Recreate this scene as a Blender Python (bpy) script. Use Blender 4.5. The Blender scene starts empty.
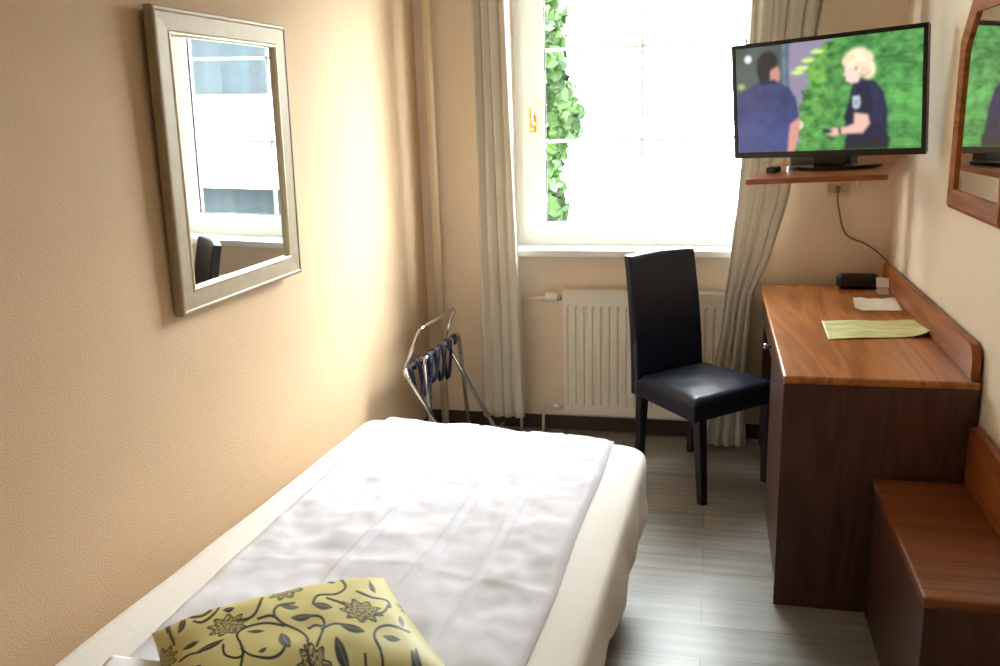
import bpy, bmesh, math, random
import numpy as np
from mathutils import Vector, Matrix, noise

random.seed(7)
SC = bpy.context.scene
COL = SC.collection
XL, XR, YB, YF, ZC = -1.36, 0.755, 4.12, -1.30, 2.55     # room: left, right, window wall, wall behind, ceiling

# ------------------------------------------------------------------ helpers
def lin(c):
    return tuple((x/255/12.92 if x/255 <= 0.04045 else ((x/255+0.055)/1.055)**2.4) for x in c)

def new_mat(name):
    m = bpy.data.materials.new(name); m.use_nodes = True
    nt = m.node_tree
    return m, nt, nt.nodes['Principled BSDF']

def mat(name, rgb, rough=0.5, metal=0.0, spec=0.5, var=0.0, scale=20.0, bump=0.0, bscale=200.0, coat=0.0, sheen=0.0):
    m, nt, b = new_mat(name)
    c = lin(rgb)
    b.inputs['Base Color'].default_value = (*c, 1)
    b.inputs['Roughness'].default_value = rough
    b.inputs['Metallic'].default_value = metal
    b.inputs['Specular IOR Level'].default_value = spec
    b.inputs['Coat Weight'].default_value = coat
    b.inputs['Sheen Weight'].default_value = sheen
    tc = nt.nodes.new('ShaderNodeTexCoord')
    if var:
        n = nt.nodes.new('ShaderNodeTexNoise'); n.inputs['Scale'].default_value = scale; n.inputs['Detail'].default_value = 4
        r = nt.nodes.new('ShaderNodeValToRGB')
        r.color_ramp.elements[0].position = 0.3; r.color_ramp.elements[1].position = 0.7
        r.color_ramp.elements[0].color = (*[x*(1-var) for x in c], 1)
        r.color_ramp.elements[1].color = (*[min(1, x*(1+var)) for x in c], 1)
        nt.links.new(tc.outputs['Object'], n.inputs['Vector'])
        nt.links.new(n.outputs['Fac'], r.inputs['Fac'])
        nt.links.new(r.outputs['Color'], b.inputs['Base Color'])
    if bump:
        n2 = nt.nodes.new('ShaderNodeTexNoise'); n2.inputs['Scale'].default_value = bscale; n2.inputs['Detail'].default_value = 3
        bp = nt.nodes.new('ShaderNodeBump'); bp.inputs['Strength'].default_value = bump; bp.inputs['Distance'].default_value = 0.004
        nt.links.new(tc.outputs['Object'], n2.inputs['Vector'])
        nt.links.new(n2.outputs['Fac'], bp.inputs['Height'])
        nt.links.new(bp.outputs['Normal'], b.inputs['Normal'])
    return m

def wood_mat(name, dark, light, scale=(1.2, 1.2, 1.2), axis='Y', rough=0.3, rings=9.0, coat=0.25, spec=0.5):
    """veneer: stretched ring pattern along one axis plus fine pores"""
    m, nt, b = new_mat(name)
    N = nt.nodes.new; L = nt.links.new
    tc = N('ShaderNodeTexCoord'); mp = N('ShaderNodeMapping')
    s = {'X': (0.35, 3.2, 3.2), 'Y': (3.2, 0.35, 3.2), 'Z': (3.2, 3.2, 0.35)}[axis]
    mp.inputs['Scale'].default_value = [a*c for a, c in zip(s, scale)]
    mp.inputs['Rotation'].default_value = (0.05, 0.03, 0.06)
    L(tc.outputs['Object'], mp.inputs['Vector'])
    n1 = N('ShaderNodeTexNoise'); n1.inputs['Scale'].default_value = 1.3; n1.inputs['Detail'].default_value = 3
    n1.inputs['Distortion'].default_value = 0.8
    L(mp.outputs['Vector'], n1.inputs['Vector'])
    mu = N('ShaderNodeMath'); mu.operation = 'MULTIPLY'; mu.inputs[1].default_value = rings
    L(n1.outputs['Fac'], mu.inputs[0])
    fr = N('ShaderNodeMath'); fr.operation = 'PINGPONG'; fr.inputs[1].default_value = 0.5
    L(mu.outputs[0], fr.inputs[0])
    n2 = N('ShaderNodeTexNoise'); n2.inputs['Scale'].default_value = 26; n2.inputs['Detail'].default_value = 5
    L(mp.outputs['Vector'], n2.inputs['Vector'])
    ad = N('ShaderNodeMath'); ad.operation = 'ADD'
    m2 = N('ShaderNodeMath'); m2.operation = 'MULTIPLY'; m2.inputs[1].default_value = 0.55
    L(n2.outputs['Fac'], m2.inputs[0]); L(fr.outputs[0], ad.inputs[0]); L(m2.outputs[0], ad.inputs[1])
    r = N('ShaderNodeValToRGB')
    r.color_ramp.elements[0].position = 0.2; r.color_ramp.elements[1].position = 0.85
    r.color_ramp.elements[0].color = (*lin(dark), 1); r.color_ramp.elements[1].color = (*lin(light), 1)
    L(ad.outputs[0], r.inputs['Fac']); L(r.outputs['Color'], b.inputs['Base Color'])
    b.inputs['Roughness'].default_value = rough
    b.inputs['Specular IOR Level'].default_value = spec
    b.inputs['Coat Weight'].default_value = coat; b.inputs['Coat Roughness'].default_value = 0.2
    return m

def world_loc(o):
    v = Vector((0, 0, 0))
    while o is not None:
        v += Vector(o.location); o = o.parent
    return v

def obj(name, bm, m, parent=None, smooth=False, loc=None, normals=True):
    """link a bmesh (world coordinates) as ONE mesh object; loc = its origin"""
    base = world_loc(parent) if parent else Vector((0, 0, 0))
    org = Vector(loc) if loc is not None else base
    bmesh.ops.translate(bm, verts=bm.verts, vec=-org)
    if normals: bmesh.ops.recalc_face_normals(bm, faces=bm.faces)
    me = bpy.data.meshes.new(name); bm.to_mesh(me); bm.free()
    for x in (m if isinstance(m, (list, tuple)) else [m]): me.materials.append(x)
    if smooth:
        for p in me.polygons: p.use_smooth = True
    o = bpy.data.objects.new(name, me); COL.objects.link(o)
    if parent: o.parent = parent
    o.location = org - base
    return o

def auto_smooth(o, ang=40):
    me = o.data
    bm = bmesh.new(); bm.from_mesh(me)
    for f in bm.faces: f.smooth = True
    for e in bm.edges:
        if len(e.link_faces) == 2 and e.calc_face_angle(0) > math.radians(ang): e.smooth = False
    bm.to_mesh(me); bm.free()
    return o

def thing(name, label, cat, loc=(0, 0, 0), group=None):
    o = bpy.data.objects.new(name, None); COL.objects.link(o); o.empty_display_size = 0.05
    o.location = loc; o['label'] = label; o['category'] = cat
    if group: o['group'] = group
    return o

def tag(o, label, cat, group=None, kind=None):
    o['label'] = label; o['category'] = cat
    if group: o['group'] = group
    if kind: o['kind'] = kind
    return o

def struct(name, bm, m, label=None, parent=None):
    o = obj(name, bm, m, parent)
    if not parent: o['kind'] = 'structure'
    if label: o['label'] = label
    return o

def add_box(bm, a, b, bev=0.0, seg=2, M=None):
    vs = []
    for x in (a[0], b[0]):
        for y in (a[1], b[1]):
            for z in (a[2], b[2]): vs.append(bm.verts.new((x, y, z)))
    idx = [(0, 1, 3, 2), (4, 6, 7, 5), (0, 4, 5, 1), (2, 3, 7, 6), (0, 2, 6, 4), (1, 5, 7, 3)]
    fs = [bm.faces.new([vs[i] for i in f]) for f in idx]
    if bev:
        es = list({e for f in fs for e in f.edges})
        r = bmesh.ops.bevel(bm, geom=es, offset=bev, segments=seg, affect='EDGES', profile=0.5)
        vs = list({v for v in r['verts']} | {v for v in vs if v.is_valid})
    if M is not None: bmesh.ops.transform(bm, matrix=M, verts=[v for v in vs if v.is_valid])
    return bm

def box(a, b, bev=0.0, seg=2, M=None):
    return add_box(bmesh.new(), a, b, bev, seg, M)

def add_hexa(bm, P, bev=0.0, seg=2):
    """P: 4 bottom + 4 top points (same winding)"""
    vs = [bm.verts.new(p) for p in P]
    fs = [bm.faces.new([vs[i] for i in f]) for f in ((3, 2, 1, 0), (4, 5, 6, 7), (0, 1, 5, 4), (1, 2, 6, 5), (2, 3, 7, 6), (3, 0, 4, 7))]
    if bev:
        es = list({e for f in fs for e in f.edges})
        bmesh.ops.bevel(bm, geom=es, offset=bev, segments=seg, affect='EDGES', profile=0.5)
    return bm

def add_tube(bm, pts, r, n=10, caps=True):
    pts = [Vector(p) for p in pts]
    rr = r if isinstance(r, (list, tuple)) else [r]*len(pts)
    rings = []; up = None
    for i, p in enumerate(pts):
        t = (pts[min(i+1, len(pts)-1)] - pts[max(i-1, 0)]).normalized()
        if up is None:
            up = Vector((0, 0, 1)) if abs(t.z) < 0.9 else Vector((1, 0, 0))
        s = t.cross(up).normalized(); up = s.cross(t).normalized()
        rings.append([bm.verts.new(p + (s*math.cos(a) + up*math.sin(a))*rr[i]) for a in [2*math.pi*k/n for k in range(n)]])
    for a, b in zip(rings, rings[1:]):
        for k in range(n): bm.faces.new((a[k], a[(k+1) % n], b[(k+1) % n], b[k]))
    if caps:
        bm.faces.new(rings[0][::-1]); bm.faces.new(rings[-1])
    return bm

def tube(pts, r, n=10): return add_tube(bmesh.new(), pts, r, n)

def smooth_path(pts, k=6):
    """Catmull-Rom"""
    P = [Vector(p) for p in pts]; out = []
    for i in range(len(P)-1):
        p0, p1, p2, p3 = P[max(i-1, 0)], P[i], P[i+1], P[min(i+2, len(P)-1)]
        for j in range(k):
            t = j/k
            out.append(0.5*((2*p1) + (p2-p0)*t + (2*p0-5*p1+4*p2-p3)*t*t + (3*p1-p0-3*p2+p3)*t**3))
    out.append(P[-1]); return out

def round_corners(pts, r, k=5):
    P = [Vector(p) for p in pts]; out = [P[0]]
    for i in range(1, len(P)-1):
        a, b, c = P[i-1], P[i], P[i+1]
        d1 = (a-b).normalized(); d2 = (c-b).normalized()
        q1, q2 = b+d1*r, b+d2*r
        for j in range(k+1):
            t = j/k; out.append(q1*(1-t)**2 + b*2*t*(1-t) + q2*t*t)
    out.append(P[-1]); return out

def add_grid(bm, f, nu, nv, flip=False):
    g = [[bm.verts.new(f(i/nu, j/nv)) for j in range(nv+1)] for i in range(nu+1)]
    for i in range(nu):
        for j in range(nv):
            q = (g[i][j], g[i+1][j], g[i+1][j+1], g[i][j+1])
            bm.faces.new(q[::-1] if flip else q)
    return g

def add_prism(bm, pts, d):
    """extrude a planar polygon by vector d"""
    d = Vector(d); a = [bm.verts.new(p) for p in pts]; b = [bm.verts.new(Vector(p)+d) for p in pts]
    n = len(pts); bm.faces.new(a[::-1]); bm.faces.new(b)
    for k in range(n): bm.faces.new((a[k], a[(k+1) % n], b[(k+1) % n], b[k]))
    return bm

def add_lathe(bm, prof, c, axis, n=20):
    """prof: (distance along axis, radius)"""
    axis = Vector(axis).normalized(); c = Vector(c)
    u = axis.orthogonal().normalized(); w = axis.cross(u); rings = []
    for h, r in prof:
        rings.append([bm.verts.new(c + axis*h + (u*math.cos(2*math.pi*k/n) + w*math.sin(2*math.pi*k/n))*max(r, 1e-5)) for k in range(n)])
    for a, b in zip(rings, rings[1:]):
        for k in range(n): bm.faces.new((a[k], a[(k+1) % n], b[(k+1) % n], b[k]))
    bm.faces.new(rings[0][::-1]); bm.faces.new(rings[-1])
    return bm

def add_frame(bm, outer, inner_w, axis, lo, hi):
    """rectangular picture-type frame as four mitred bars; outer = (a0,b0,a1,b1) in plane, lo/hi along axis (0=x,1=y)"""
    a0, b0, a1, b1 = outer
    w = inner_w if isinstance(inner_w, (tuple, list)) else (inner_w,)*4     # left, bottom, right, top
    O = [(a0, b0), (a1, b0), (a1, b1), (a0, b1)]
    I = [(a0+w[0], b0+w[1]), (a1-w[2], b0+w[1]), (a1-w[2], b1-w[3]), (a0+w[0], b1-w[3])]
    def P(q, d): return (d, q[0], q[1]) if axis == 0 else (q[0], d, q[1])
    ring = {}
    for nm, R in (('O', O), ('I', I)):
        for d in (lo, hi): ring[nm, d] = [bm.verts.new(P(q, d)) for q in R]
    for k in range(4):
        j = (k+1) % 4
        for d in (lo, hi): bm.faces.new((ring['O', d][k], ring['O', d][j], ring['I', d][j], ring['I', d][k]))
        for nm in 'OI': bm.faces.new((ring[nm, lo][k], ring[nm, lo][j], ring[nm, hi][j], ring[nm, hi][k]))
    return bm

def solidify(o, t, offset=0):
    md = o.modifiers.new('thickness', 'SOLIDIFY'); md.thickness = t; md.offset = offset
    return o

# ------------------------------------------------------------------ materials
M = {}
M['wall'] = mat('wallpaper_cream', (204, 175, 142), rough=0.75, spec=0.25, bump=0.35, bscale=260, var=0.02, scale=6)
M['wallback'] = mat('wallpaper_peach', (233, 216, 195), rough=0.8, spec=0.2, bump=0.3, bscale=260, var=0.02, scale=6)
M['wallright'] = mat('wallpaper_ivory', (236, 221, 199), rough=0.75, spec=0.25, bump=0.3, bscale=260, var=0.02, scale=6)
M['ceiling'] = mat('ceiling_white', (235, 230, 222), rough=0.9)
M['rear'] = mat('rear_wall', (225, 203, 172), rough=0.85)
M['white'] = mat('white_lacquer', (238, 238, 234), rough=0.35)
M['radiator'] = mat('radiator_enamel', (232, 226, 212), rough=0.35)
M['pipe'] = mat('pipe_paint_cream', (236, 216, 184), rough=0.5)
M['pipewhite'] = mat('pipe_paint_white', (228, 214, 192), rough=0.45)
M['brass'] = mat('brass', (240, 205, 125), rough=0.35, metal=1.0)
M['gasket'] = mat('gasket_black', (22, 26, 26), rough=0.7)
M['chrome'] = mat('chrome', (200, 200, 202), rough=0.13, metal=1.0)
M['navy'] = mat('strap_navy', (26, 33, 64), rough=0.8, var=0.2, scale=200)
M['rubber'] = mat('rubber_black', (20, 20, 22), rough=0.7)
M['leather'] = mat('leather_black', (30, 36, 54), rough=0.36, spec=0.4, bump=0.12, bscale=350, coat=0.0)
M['legwood'] = mat('leg_black_wood', (22, 24, 32), rough=0.4)
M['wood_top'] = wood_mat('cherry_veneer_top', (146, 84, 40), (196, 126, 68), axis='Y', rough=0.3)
M['wood_bench_shaded'] = wood_mat('bench_veneer_shaded', (104, 54, 26), (148, 86, 44), axis='X', rough=0.32)  # darker than the desk top: shade beside the desk put into the colour
M['wood_side_shaded'] = wood_mat('cherry_veneer_side_shaded', (66, 42, 34), (90, 58, 45), axis='Z', rough=0.36, coat=0.1)  # same cherry as the top, darkened to paint in shade on the sides
M['wood_edge'] = wood_mat('cherry_solid_edge', (124, 66, 30), (166, 98, 48), axis='Y', rough=0.4, coat=0.0, spec=0.3)
M['wood_mirror'] = wood_mat('oak_brown_frame', (124, 72, 34), (164, 102, 52), axis='Y', rough=0.6, coat=0.0, spec=0.08)
M['wood_shelf'] = wood_mat('shelf_veneer', (136, 72, 38), (176, 104, 58), axis='X', rough=0.35)
M['frame'] = mat('champagne_frame', (158, 141, 114), rough=0.5, metal=0.15, var=0.06, scale=40)
M['bead'] = mat('cream_bead', (228, 216, 186), rough=0.25, metal=0.2)
M['backing'] = mat('frame_backing', (96, 72, 48), rough=0.8)
M['sheet'] = mat('sheet_cream', (242, 239, 235), rough=0.9, spec=0.1, bump=0.15, bscale=60)
M['duvet'] = mat('duvet_white', (226, 226, 236), rough=0.85, spec=0.15, bump=0.25, bscale=28)
M['pillow'] = mat('pillow_white', (240, 240, 244), rough=0.9, spec=0.1)
M['bedbase'] = mat('bed_base_dark', (70, 52, 42), rough=0.7)
M['tvblack'] = mat('tv_black', (14, 14, 16), rough=0.25)
M['plastic'] = mat('plastic_black', (18, 22, 24), rough=0.4)
M['outlet'] = mat('outlet_beige', (214, 196, 164), rough=0.4)
M['outletin'] = mat('outlet_inset', (196, 178, 148), rough=0.5)
M['cable'] = mat('cable_brown', (128, 102, 78), rough=0.6)
M['paperw'] = mat('paper_rose', (250, 240, 222), rough=0.7, var=0.04, scale=30)
M['cardw'] = mat('card_white', (228, 222, 214), rough=0.6)
M['base'] = mat('baseboard_brown', (62, 44, 36), rough=0.5)
M['door'] = mat('door_white', (225, 218, 205), rough=0.5)
M['stem'] = mat('stem_brown', (70, 56, 36), rough=0.9)
M['kerb'] = mat('outside_paving', (120, 120, 116), rough=0.9, var=0.15, scale=3)

def mirror_mat():
    m, nt, b = new_mat('silvered_glass')
    b.inputs['Base Color'].default_value = (0.86, 0.89, 0.9, 1); b.inputs['Metallic'].default_value = 1
    b.inputs['Roughness'].default_value = 0.01
    return m
M['mirror'] = mirror_mat()

def glass_mat():
    m = bpy.data.materials.new('window_glass'); m.use_nodes = True
    nt = m.node_tree; nt.nodes.clear()
    o = nt.nodes.new('ShaderNodeOutputMaterial'); mx = nt.nodes.new('ShaderNodeMixShader')
    t = nt.nodes.new('ShaderNodeBsdfTransparent'); g = nt.nodes.new('ShaderNodeBsdfGlossy'); f = nt.nodes.new('ShaderNodeFresnel')
    t.inputs['Color'].default_value = (0.96, 0.98, 0.97, 1); g.inputs['Roughness'].default_value = 0.0; f.inputs['IOR'].default_value = 1.45
    ge = nt.nodes.new('ShaderNodeNewGeometry'); fb = nt.nodes.new('ShaderNodeMath'); fb.operation = 'SUBTRACT'; fb.inputs[0].default_value = 1.0
    fm = nt.nodes.new('ShaderNodeMath'); fm.operation = 'MULTIPLY'
    nt.links.new(ge.outputs['Backfacing'], fb.inputs[1]); nt.links.new(f.outputs[0], fm.inputs[0]); nt.links.new(fb.outputs[0], fm.inputs[1])
    nt.links.new(fm.outputs[0], mx.inputs[0]); nt.links.new(t.outputs[0], mx.inputs[1]); nt.links.new(g.outputs[0], mx.inputs[2])
    nt.links.new(mx.outputs[0], o.inputs['Surface'])
    return m
M['glass'] = glass_mat()

def curtain_mat(name, rgb, tr):
    m, nt, b = new_mat(name)
    N = nt.nodes.new; L = nt.links.new
    c = lin(rgb)
    b.inputs['Roughness'].default_value = 0.9; b.inputs['Specular IOR Level'].default_value = 0.1
    tc = N('ShaderNodeTexCoord'); w = N('ShaderNodeTexNoise'); w.inputs['Scale'].default_value = 9
    mp = N('ShaderNodeMapping'); mp.inputs['Scale'].default_value = (12, 12, 0.4)
    L(tc.outputs['Object'], mp.inputs['Vector']); L(mp.outputs['Vector'], w.inputs['Vector'])
    r = N('ShaderNodeValToRGB'); r.color_ramp.elements[0].color = (*[x*0.92 for x in c], 1); r.color_ramp.elements[1].color = (*c, 1)
    L(w.outputs['Fac'], r.inputs['Fac']); L(r.outputs['Color'], b.inputs['Base Color'])
    t = N('ShaderNodeBsdfTranslucent'); L(r.outputs['Color'], t.inputs['Color'])
    mx = N('ShaderNodeMixShader'); mx.inputs[0].default_value = tr
    out = nt.nodes['Material Output']
    L(b.outputs[0], mx.inputs[1]); L(t.outputs[0], mx.inputs[2]); L(mx.outputs[0], out.inputs['Surface'])
    return m
M['curtain'] = curtain_mat('curtain_cloth', (226, 220, 208), 0.16)

def pvc_glare_mat(name, rgb, tr):  # translucent so daylight glows through, imitating window glare on opaque plastic
    m, nt, b = new_mat(name)
    b.inputs['Base Color'].default_value = (*lin(rgb), 1); b.inputs['Roughness'].default_value = 0.35
    t = nt.nodes.new('ShaderNodeBsdfTranslucent'); t.inputs['Color'].default_value = (*lin(rgb), 1)
    mx = nt.nodes.new('ShaderNodeMixShader'); mx.inputs[0].default_value = tr
    nt.links.new(b.outputs[0], mx.inputs[1]); nt.links.new(t.outputs[0], mx.inputs[2]); nt.links.new(mx.outputs[0], nt.nodes['Material Output'].inputs['Surface'])
    return m
M['bar'] = pvc_glare_mat('glazing_bar_plastic', (248, 250, 248), 0.15)
M['sash'] = pvc_glare_mat('sash_plastic', (246, 246, 242), 0.17)

def floor_mat():
    m, nt, b = new_mat('laminate_planks')
    N = nt.nodes.new; L = nt.links.new
    tc = N('ShaderNodeTexCoord')
    br = N('ShaderNodeTexBrick'); br.offset = 0.37
    br.inputs['Scale'].default_value = 1.0; br.inputs['Brick Width'].default_value = 1.25; br.inputs['Row Height'].default_value = 0.165
    br.inputs['Mortar Size'].default_value = 0.002; br.inputs['Mortar Smooth'].default_value = 0.1
    br.inputs['Color1'].default_value = (*lin((162, 159, 154)), 1); br.inputs['Color2'].default_value = (*lin((138, 135, 131)), 1)
    br.inputs['Mortar'].default_value = (*lin((122, 117, 112)), 1)
    L(tc.outputs['Object'], br.inputs['Vector'])
    mp = N('ShaderNodeMapping'); mp.inputs['Scale'].default_value = (1.6, 22, 1); L(tc.outputs['Object'], mp.inputs['Vector'])
    n = N('ShaderNodeTexNoise'); n.inputs['Scale'].default_value = 1.6; n.inputs['Detail'].default_value = 6; L(mp.outputs['Vector'], n.inputs['Vector'])
    r = N('ShaderNodeValToRGB'); r.color_ramp.elements[0].position = 0.3; r.color_ramp.elements[1].position = 0.72
    r.color_ramp.elements[0].color = (0.66, 0.64, 0.6, 1); r.color_ramp.elements[1].color = (1.06, 1.06, 1.06, 1)
    L(n.outputs['Fac'], r.inputs['Fac'])
    mx = N('ShaderNodeMixRGB'); mx.blend_type = 'MULTIPLY'; mx.inputs[0].default_value = 1
    L(br.outputs['Color'], mx.inputs[1]); L(r.outputs['Color'], mx.inputs[2]); L(mx.outputs[0], b.inputs['Base Color'])
    b.inputs['Roughness'].default_value = 0.35
    bp = N('ShaderNodeBump'); bp.inputs['Strength'].default_value = 0.15; bp.inputs['Distance'].default_value = 0.002
    L(n.outputs['Fac'], bp.inputs['Height']); L(bp.outputs['Normal'], b.inputs['Normal'])
    return m
M['floor'] = floor_mat()

def vcol_mat(name, emit=0.0, rough=0.5, sheen=0.0, spec=0.5):
    m, nt, b = new_mat(name); b.inputs['Specular IOR Level'].default_value = spec
    a = nt.nodes.new('ShaderNodeVertexColor'); a.layer_name = 'print'
    if emit:
        nt.links.new(a.outputs['Color'], b.inputs['Emission Color']); b.inputs['Emission Strength'].default_value = emit
        b.inputs['Base Color'].default_value = (0.01, 0.01, 0.012, 1)
    else:
        nt.links.new(a.outputs['Color'], b.inputs['Base Color'])
    b.inputs['Roughness'].default_value = rough; b.inputs['Sheen Weight'].default_value = sheen
    return m
M['screen'] = vcol_mat('screen_picture', emit=0.95, rough=0.15)
M['cushion'] = vcol_mat('satin_vine_print', rough=0.5, spec=0.25)

def leaf_mat():
    m, nt, b = new_mat('ivy_leaf')
    N = nt.nodes.new; L = nt.links.new
    tc = N('ShaderNodeTexCoord'); n = N('ShaderNodeTexNoise'); n.inputs['Scale'].default_value = 9; n.inputs['Detail'].default_value = 2
    L(tc.outputs['Object'], n.inputs['Vector'])
    r = N('ShaderNodeValToRGB'); e = r.color_ramp.elements
    e[0].position = 0.35; e[0].color = (*lin((12, 40, 14)), 1); e[1].position = 0.7; e[1].color = (*lin((66, 104, 40)), 1)
    L(n.outputs['Fac'], r.inputs['Fac']); L(r.outputs['Color'], b.inputs['Base Color']); b.inputs['Roughness'].default_value = 0.5
    return m
M['leaf'] = leaf_mat()

def facade_mat():
    m, nt, b = new_mat('pale_blue_cladding')
    N = nt.nodes.new; L = nt.links.new
    tc = N('ShaderNodeTexCoord'); mp = N('ShaderNodeMapping'); mp.inputs['Scale'].default_value = (7, 7, 0.5)
    L(tc.outputs['Object'], mp.inputs['Vector'])
    n = N('ShaderNodeTexNoise'); n.inputs['Scale'].default_value = 1.2; n.inputs['Detail'].default_value = 4; L(mp.outputs['Vector'], n.inputs['Vector'])
    r = N('ShaderNodeValToRGB'); e = r.color_ramp.elements
    e[0].position = 0.35; e[0].color = (*lin((16, 25, 30)), 1); e[1].position = 0.68; e[1].color = (*lin((26, 40, 47)), 1)
    L(n.outputs['Fac'], r.inputs['Fac']); L(r.outputs['Color'], b.inputs['Base Color']); b.inputs['Roughness'].default_value = 0.8
    return m
M['facade'] = facade_mat()

# ------------------------------------------------------------------ room shell
WX0, WX1, WZ0, WZ1, YO = -0.925, 0.24, 0.865, 2.36, 4.37       # window opening, outer wall face
T = 0.12
struct('floor', box((XL-T, YF-T, -0.1), (XR+T, YO, 0)), M['floor'], 'grey-brown wood laminate floor')
struct('ceiling', box((XL-T, YF-T, ZC), (XR+T, YO, ZC+0.1)), M['ceiling'], 'white ceiling')
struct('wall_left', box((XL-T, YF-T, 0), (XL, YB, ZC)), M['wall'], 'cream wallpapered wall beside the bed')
struct('wall_right', box((XR, YF-T, 0), (XR+T, YB, ZC)), M['wallright'], 'cream wall behind the desk')
struct('wall_rear', box((XL, YF-T, 0), (XR, YF, ZC)), M['rear'], 'wall behind the viewer')
bm = bmesh.new()
add_box(bm, (XL-T, YB, 0), (WX0, YO, ZC)); add_box(bm, (WX1, YB, 0), (XR+T, YO, ZC))
add_box(bm, (WX0, YB, 0), (WX1, YO, WZ0)); add_box(bm, (WX0, YB, WZ1), (WX1, YO, ZC))
struct('wall_back', bm, M['wallback'], 'peach wall with the window')
bb = 0.012
struct('baseboard_back', box((XL, YB-bb, 0), (XR, YB, 0.07), 0.003), M['base'])
struct('baseboard_left', box((XL, YF, 0), (XL+bb, YB-bb, 0.07), 0.003), M['base'])
struct('baseboard_right', box((XR-bb, YF, 0), (XR, YB-bb, 0.07), 0.003), M['base'])

# window: outer frame, one sash with glazing bars, glass, handle, sill
win = thing('window_1', 'white window with glazing bars and a brass handle', 'window', (-0.32, 4.25, WZ0)); win['kind'] = 'structure'
FY0, FY1 = 4.265, 4.33
obj('window_frame', add_frame(bmesh.new(), (WX0, WZ0+0.03, WX1, WZ1), 0.055, 1, FY0, FY1), M['sash'], win)
sx0, sx1, sz0, sz1 = -0.885, 0.215, 0.93, 2.325
sash = obj('sash', add_frame(bmesh.new(), (sx0, sz0, sx1, sz1), (0.105, 0.075, 0.085, 0.085), 1, 4.235, 4.30), M['sash'], win)
gx0, gx1, gz0, gz1 = sx0+0.105, sx1-0.085, sz0+0.075, sz1-0.085
obj('gasket', add_frame(bmesh.new(), (gx0-0.002, gz0-0.002, gx1+0.002, gz1+0.002), 0.007, 1, 4.262, 4.272), M['gasket'], sash)
for xx in ((gx0+gx1)/2,):
    obj('glazing_bar', box((xx-0.007, 4.264, gz0-0.002), (xx+0.007, 4.286, gz1+0.002), 0.003), M['bar'], sash)
for zz in (1.385, 1.80):
    obj('glazing_bar', box((gx0-0.002, 4.265, zz-0.007), (gx1+0.002, 4.285, zz+0.007), 0.003), M['bar'], sash)
obj('pane', box((gx0-0.004, 4.273, gz0-0.004), (gx1+0.004, 4.277, gz1+0.004)), M['glass'], sash)
bm = add_lathe(bmesh.new(), [(0, 0.017), (0.006, 0.017), (0.009, 0.012), (0.035, 0.0095), (0.04, 0.009)], (-0.832, 4.235, 1.47), (0, -1, 0), 16)
add_tube(bm, smooth_path([(-0.832, 4.196, 1.465), (-0.832, 4.19, 1.49), (-0.834, 4.192, 1.515), (-0.836, 4.196, 1.545)]), [0.0085]*10+[0.0095]*9, 10)
add_box(bm, (-0.847, 4.229, 1.43), (-0.817, 4.236, 1.51), 0.004)
hd = obj('handle', bm, M['brass'], sash, smooth=True); hd['label'] = 'brass window handle'
obj('sill', box((WX0-0.045, 4.062, WZ0), (WX1+0.012, 4.266, WZ0+0.032), 0.006), M['white'], win)
struct('trim_1', box((WX0+0.002, 4.32, WZ0+0.0), (WX1-0.002, 4.45, WZ0+0.028), 0.005), M['kerb'], 'outer window ledge')

# heating riser pipe in the corner
hp = obj('heating_pipe', tube([(-1.285, 4.085, 0.0), (-1.285, 4.085, ZC)], 0.019, 16), M['pipe'], smooth=True)
tag(hp, 'cream painted vertical heating pipe in the corner left of window', 'pipe')

# ------------------------------------------------------------------ curtains
def curtain(name, prof, y0, amp, nf, seed, label, ztop=ZC-0.03):
    """prof rows: z, left x, right x, y shift"""
    zs = [p[0] for p in prof]
    def at(z, k): return float(np.interp(z, zs[::-1], [p[k] for p in prof][::-1]))
    rnd = random.Random(seed); ph = [rnd.uniform(0, 6.28) for _ in range(4)]
    def f(u, v):
        z = ztop + (prof[-1][0]-ztop)*v
        xl, xr = at(z, 1), at(z, 2)
        w = u + 0.018*math.sin(2*math.pi*2.3*u+ph[0]+z*0.8)
        x = xl + (xr-xl)*w
        a = amp*(0.7+0.3*math.sin(z*1.7+ph[1]))*(1.0-0.3*v)
        y = y0 + at(z, 3) + a*math.sin(2*math.pi*nf*u+ph[2]+0.25*math.sin(z*2.1+ph[3])) + 0.25*a*math.sin(2*math.pi*nf*2.1*u+z)
        return (x + 0.3*a*math.cos(2*math.pi*nf*u+ph[2]), y, z)
    bm = bmesh.new(); add_grid(bm, f, 140, 70)
    return bm
tL = thing('curtain', 'pale grey-beige curtain hanging left of window by the luggage rack', 'curtain', (-0.97, 4.0, 0.06), 'window curtains')
c1 = obj('cloth', curtain('c', [(2.6, -1.05, -0.885, 0), (2.0, -1.045, -0.885, 0), (0.9, -1.055, -0.865, 0), (0.1, -1.065, -0.855, 0), (0.09, -1.065, -0.855, 0)], 4.0, 0.030, 4.0, 3, ''), M['curtain'], tL, smooth=True, normals=False)
solidify(c1, 0.003)
bm = box((-1.07, 3.985, ZC-0.032), (-0.84, 4.015, ZC), 0.003)
obj('curtain_rail', bm, M['white'], tL)
tR = thing('curtain', 'pale beige curtain hanging between desk and window, behind the chair', 'curtain', (0.2, 4.0, 0.02), 'window curtains')
c2 = obj('cloth', curtain('c', [(2.6, 0.12, 0.46, 0), (1.93, 0.137, 0.42, 0), (1.4, 0.122, 0.36, 0), (1.12, 0.106, 0.318, 0.0), (0.88, 0.082, 0.255, 0.0), (0.775, 0.07, 0.215, 0), (0.72, 0.066, 0.19, 0), (0.55, 0.050, 0.18, 0), (0.25, 0.0, 0.172, -0.01), (0.03, -0.045, 0.182, -0.02), (0.012, -0.045, 0.182, -0.02)], 3.992, 0.027, 4.5, 11, ''), M['curtain'], tR, smooth=True, normals=False)
solidify(c2, 0.003)
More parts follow.
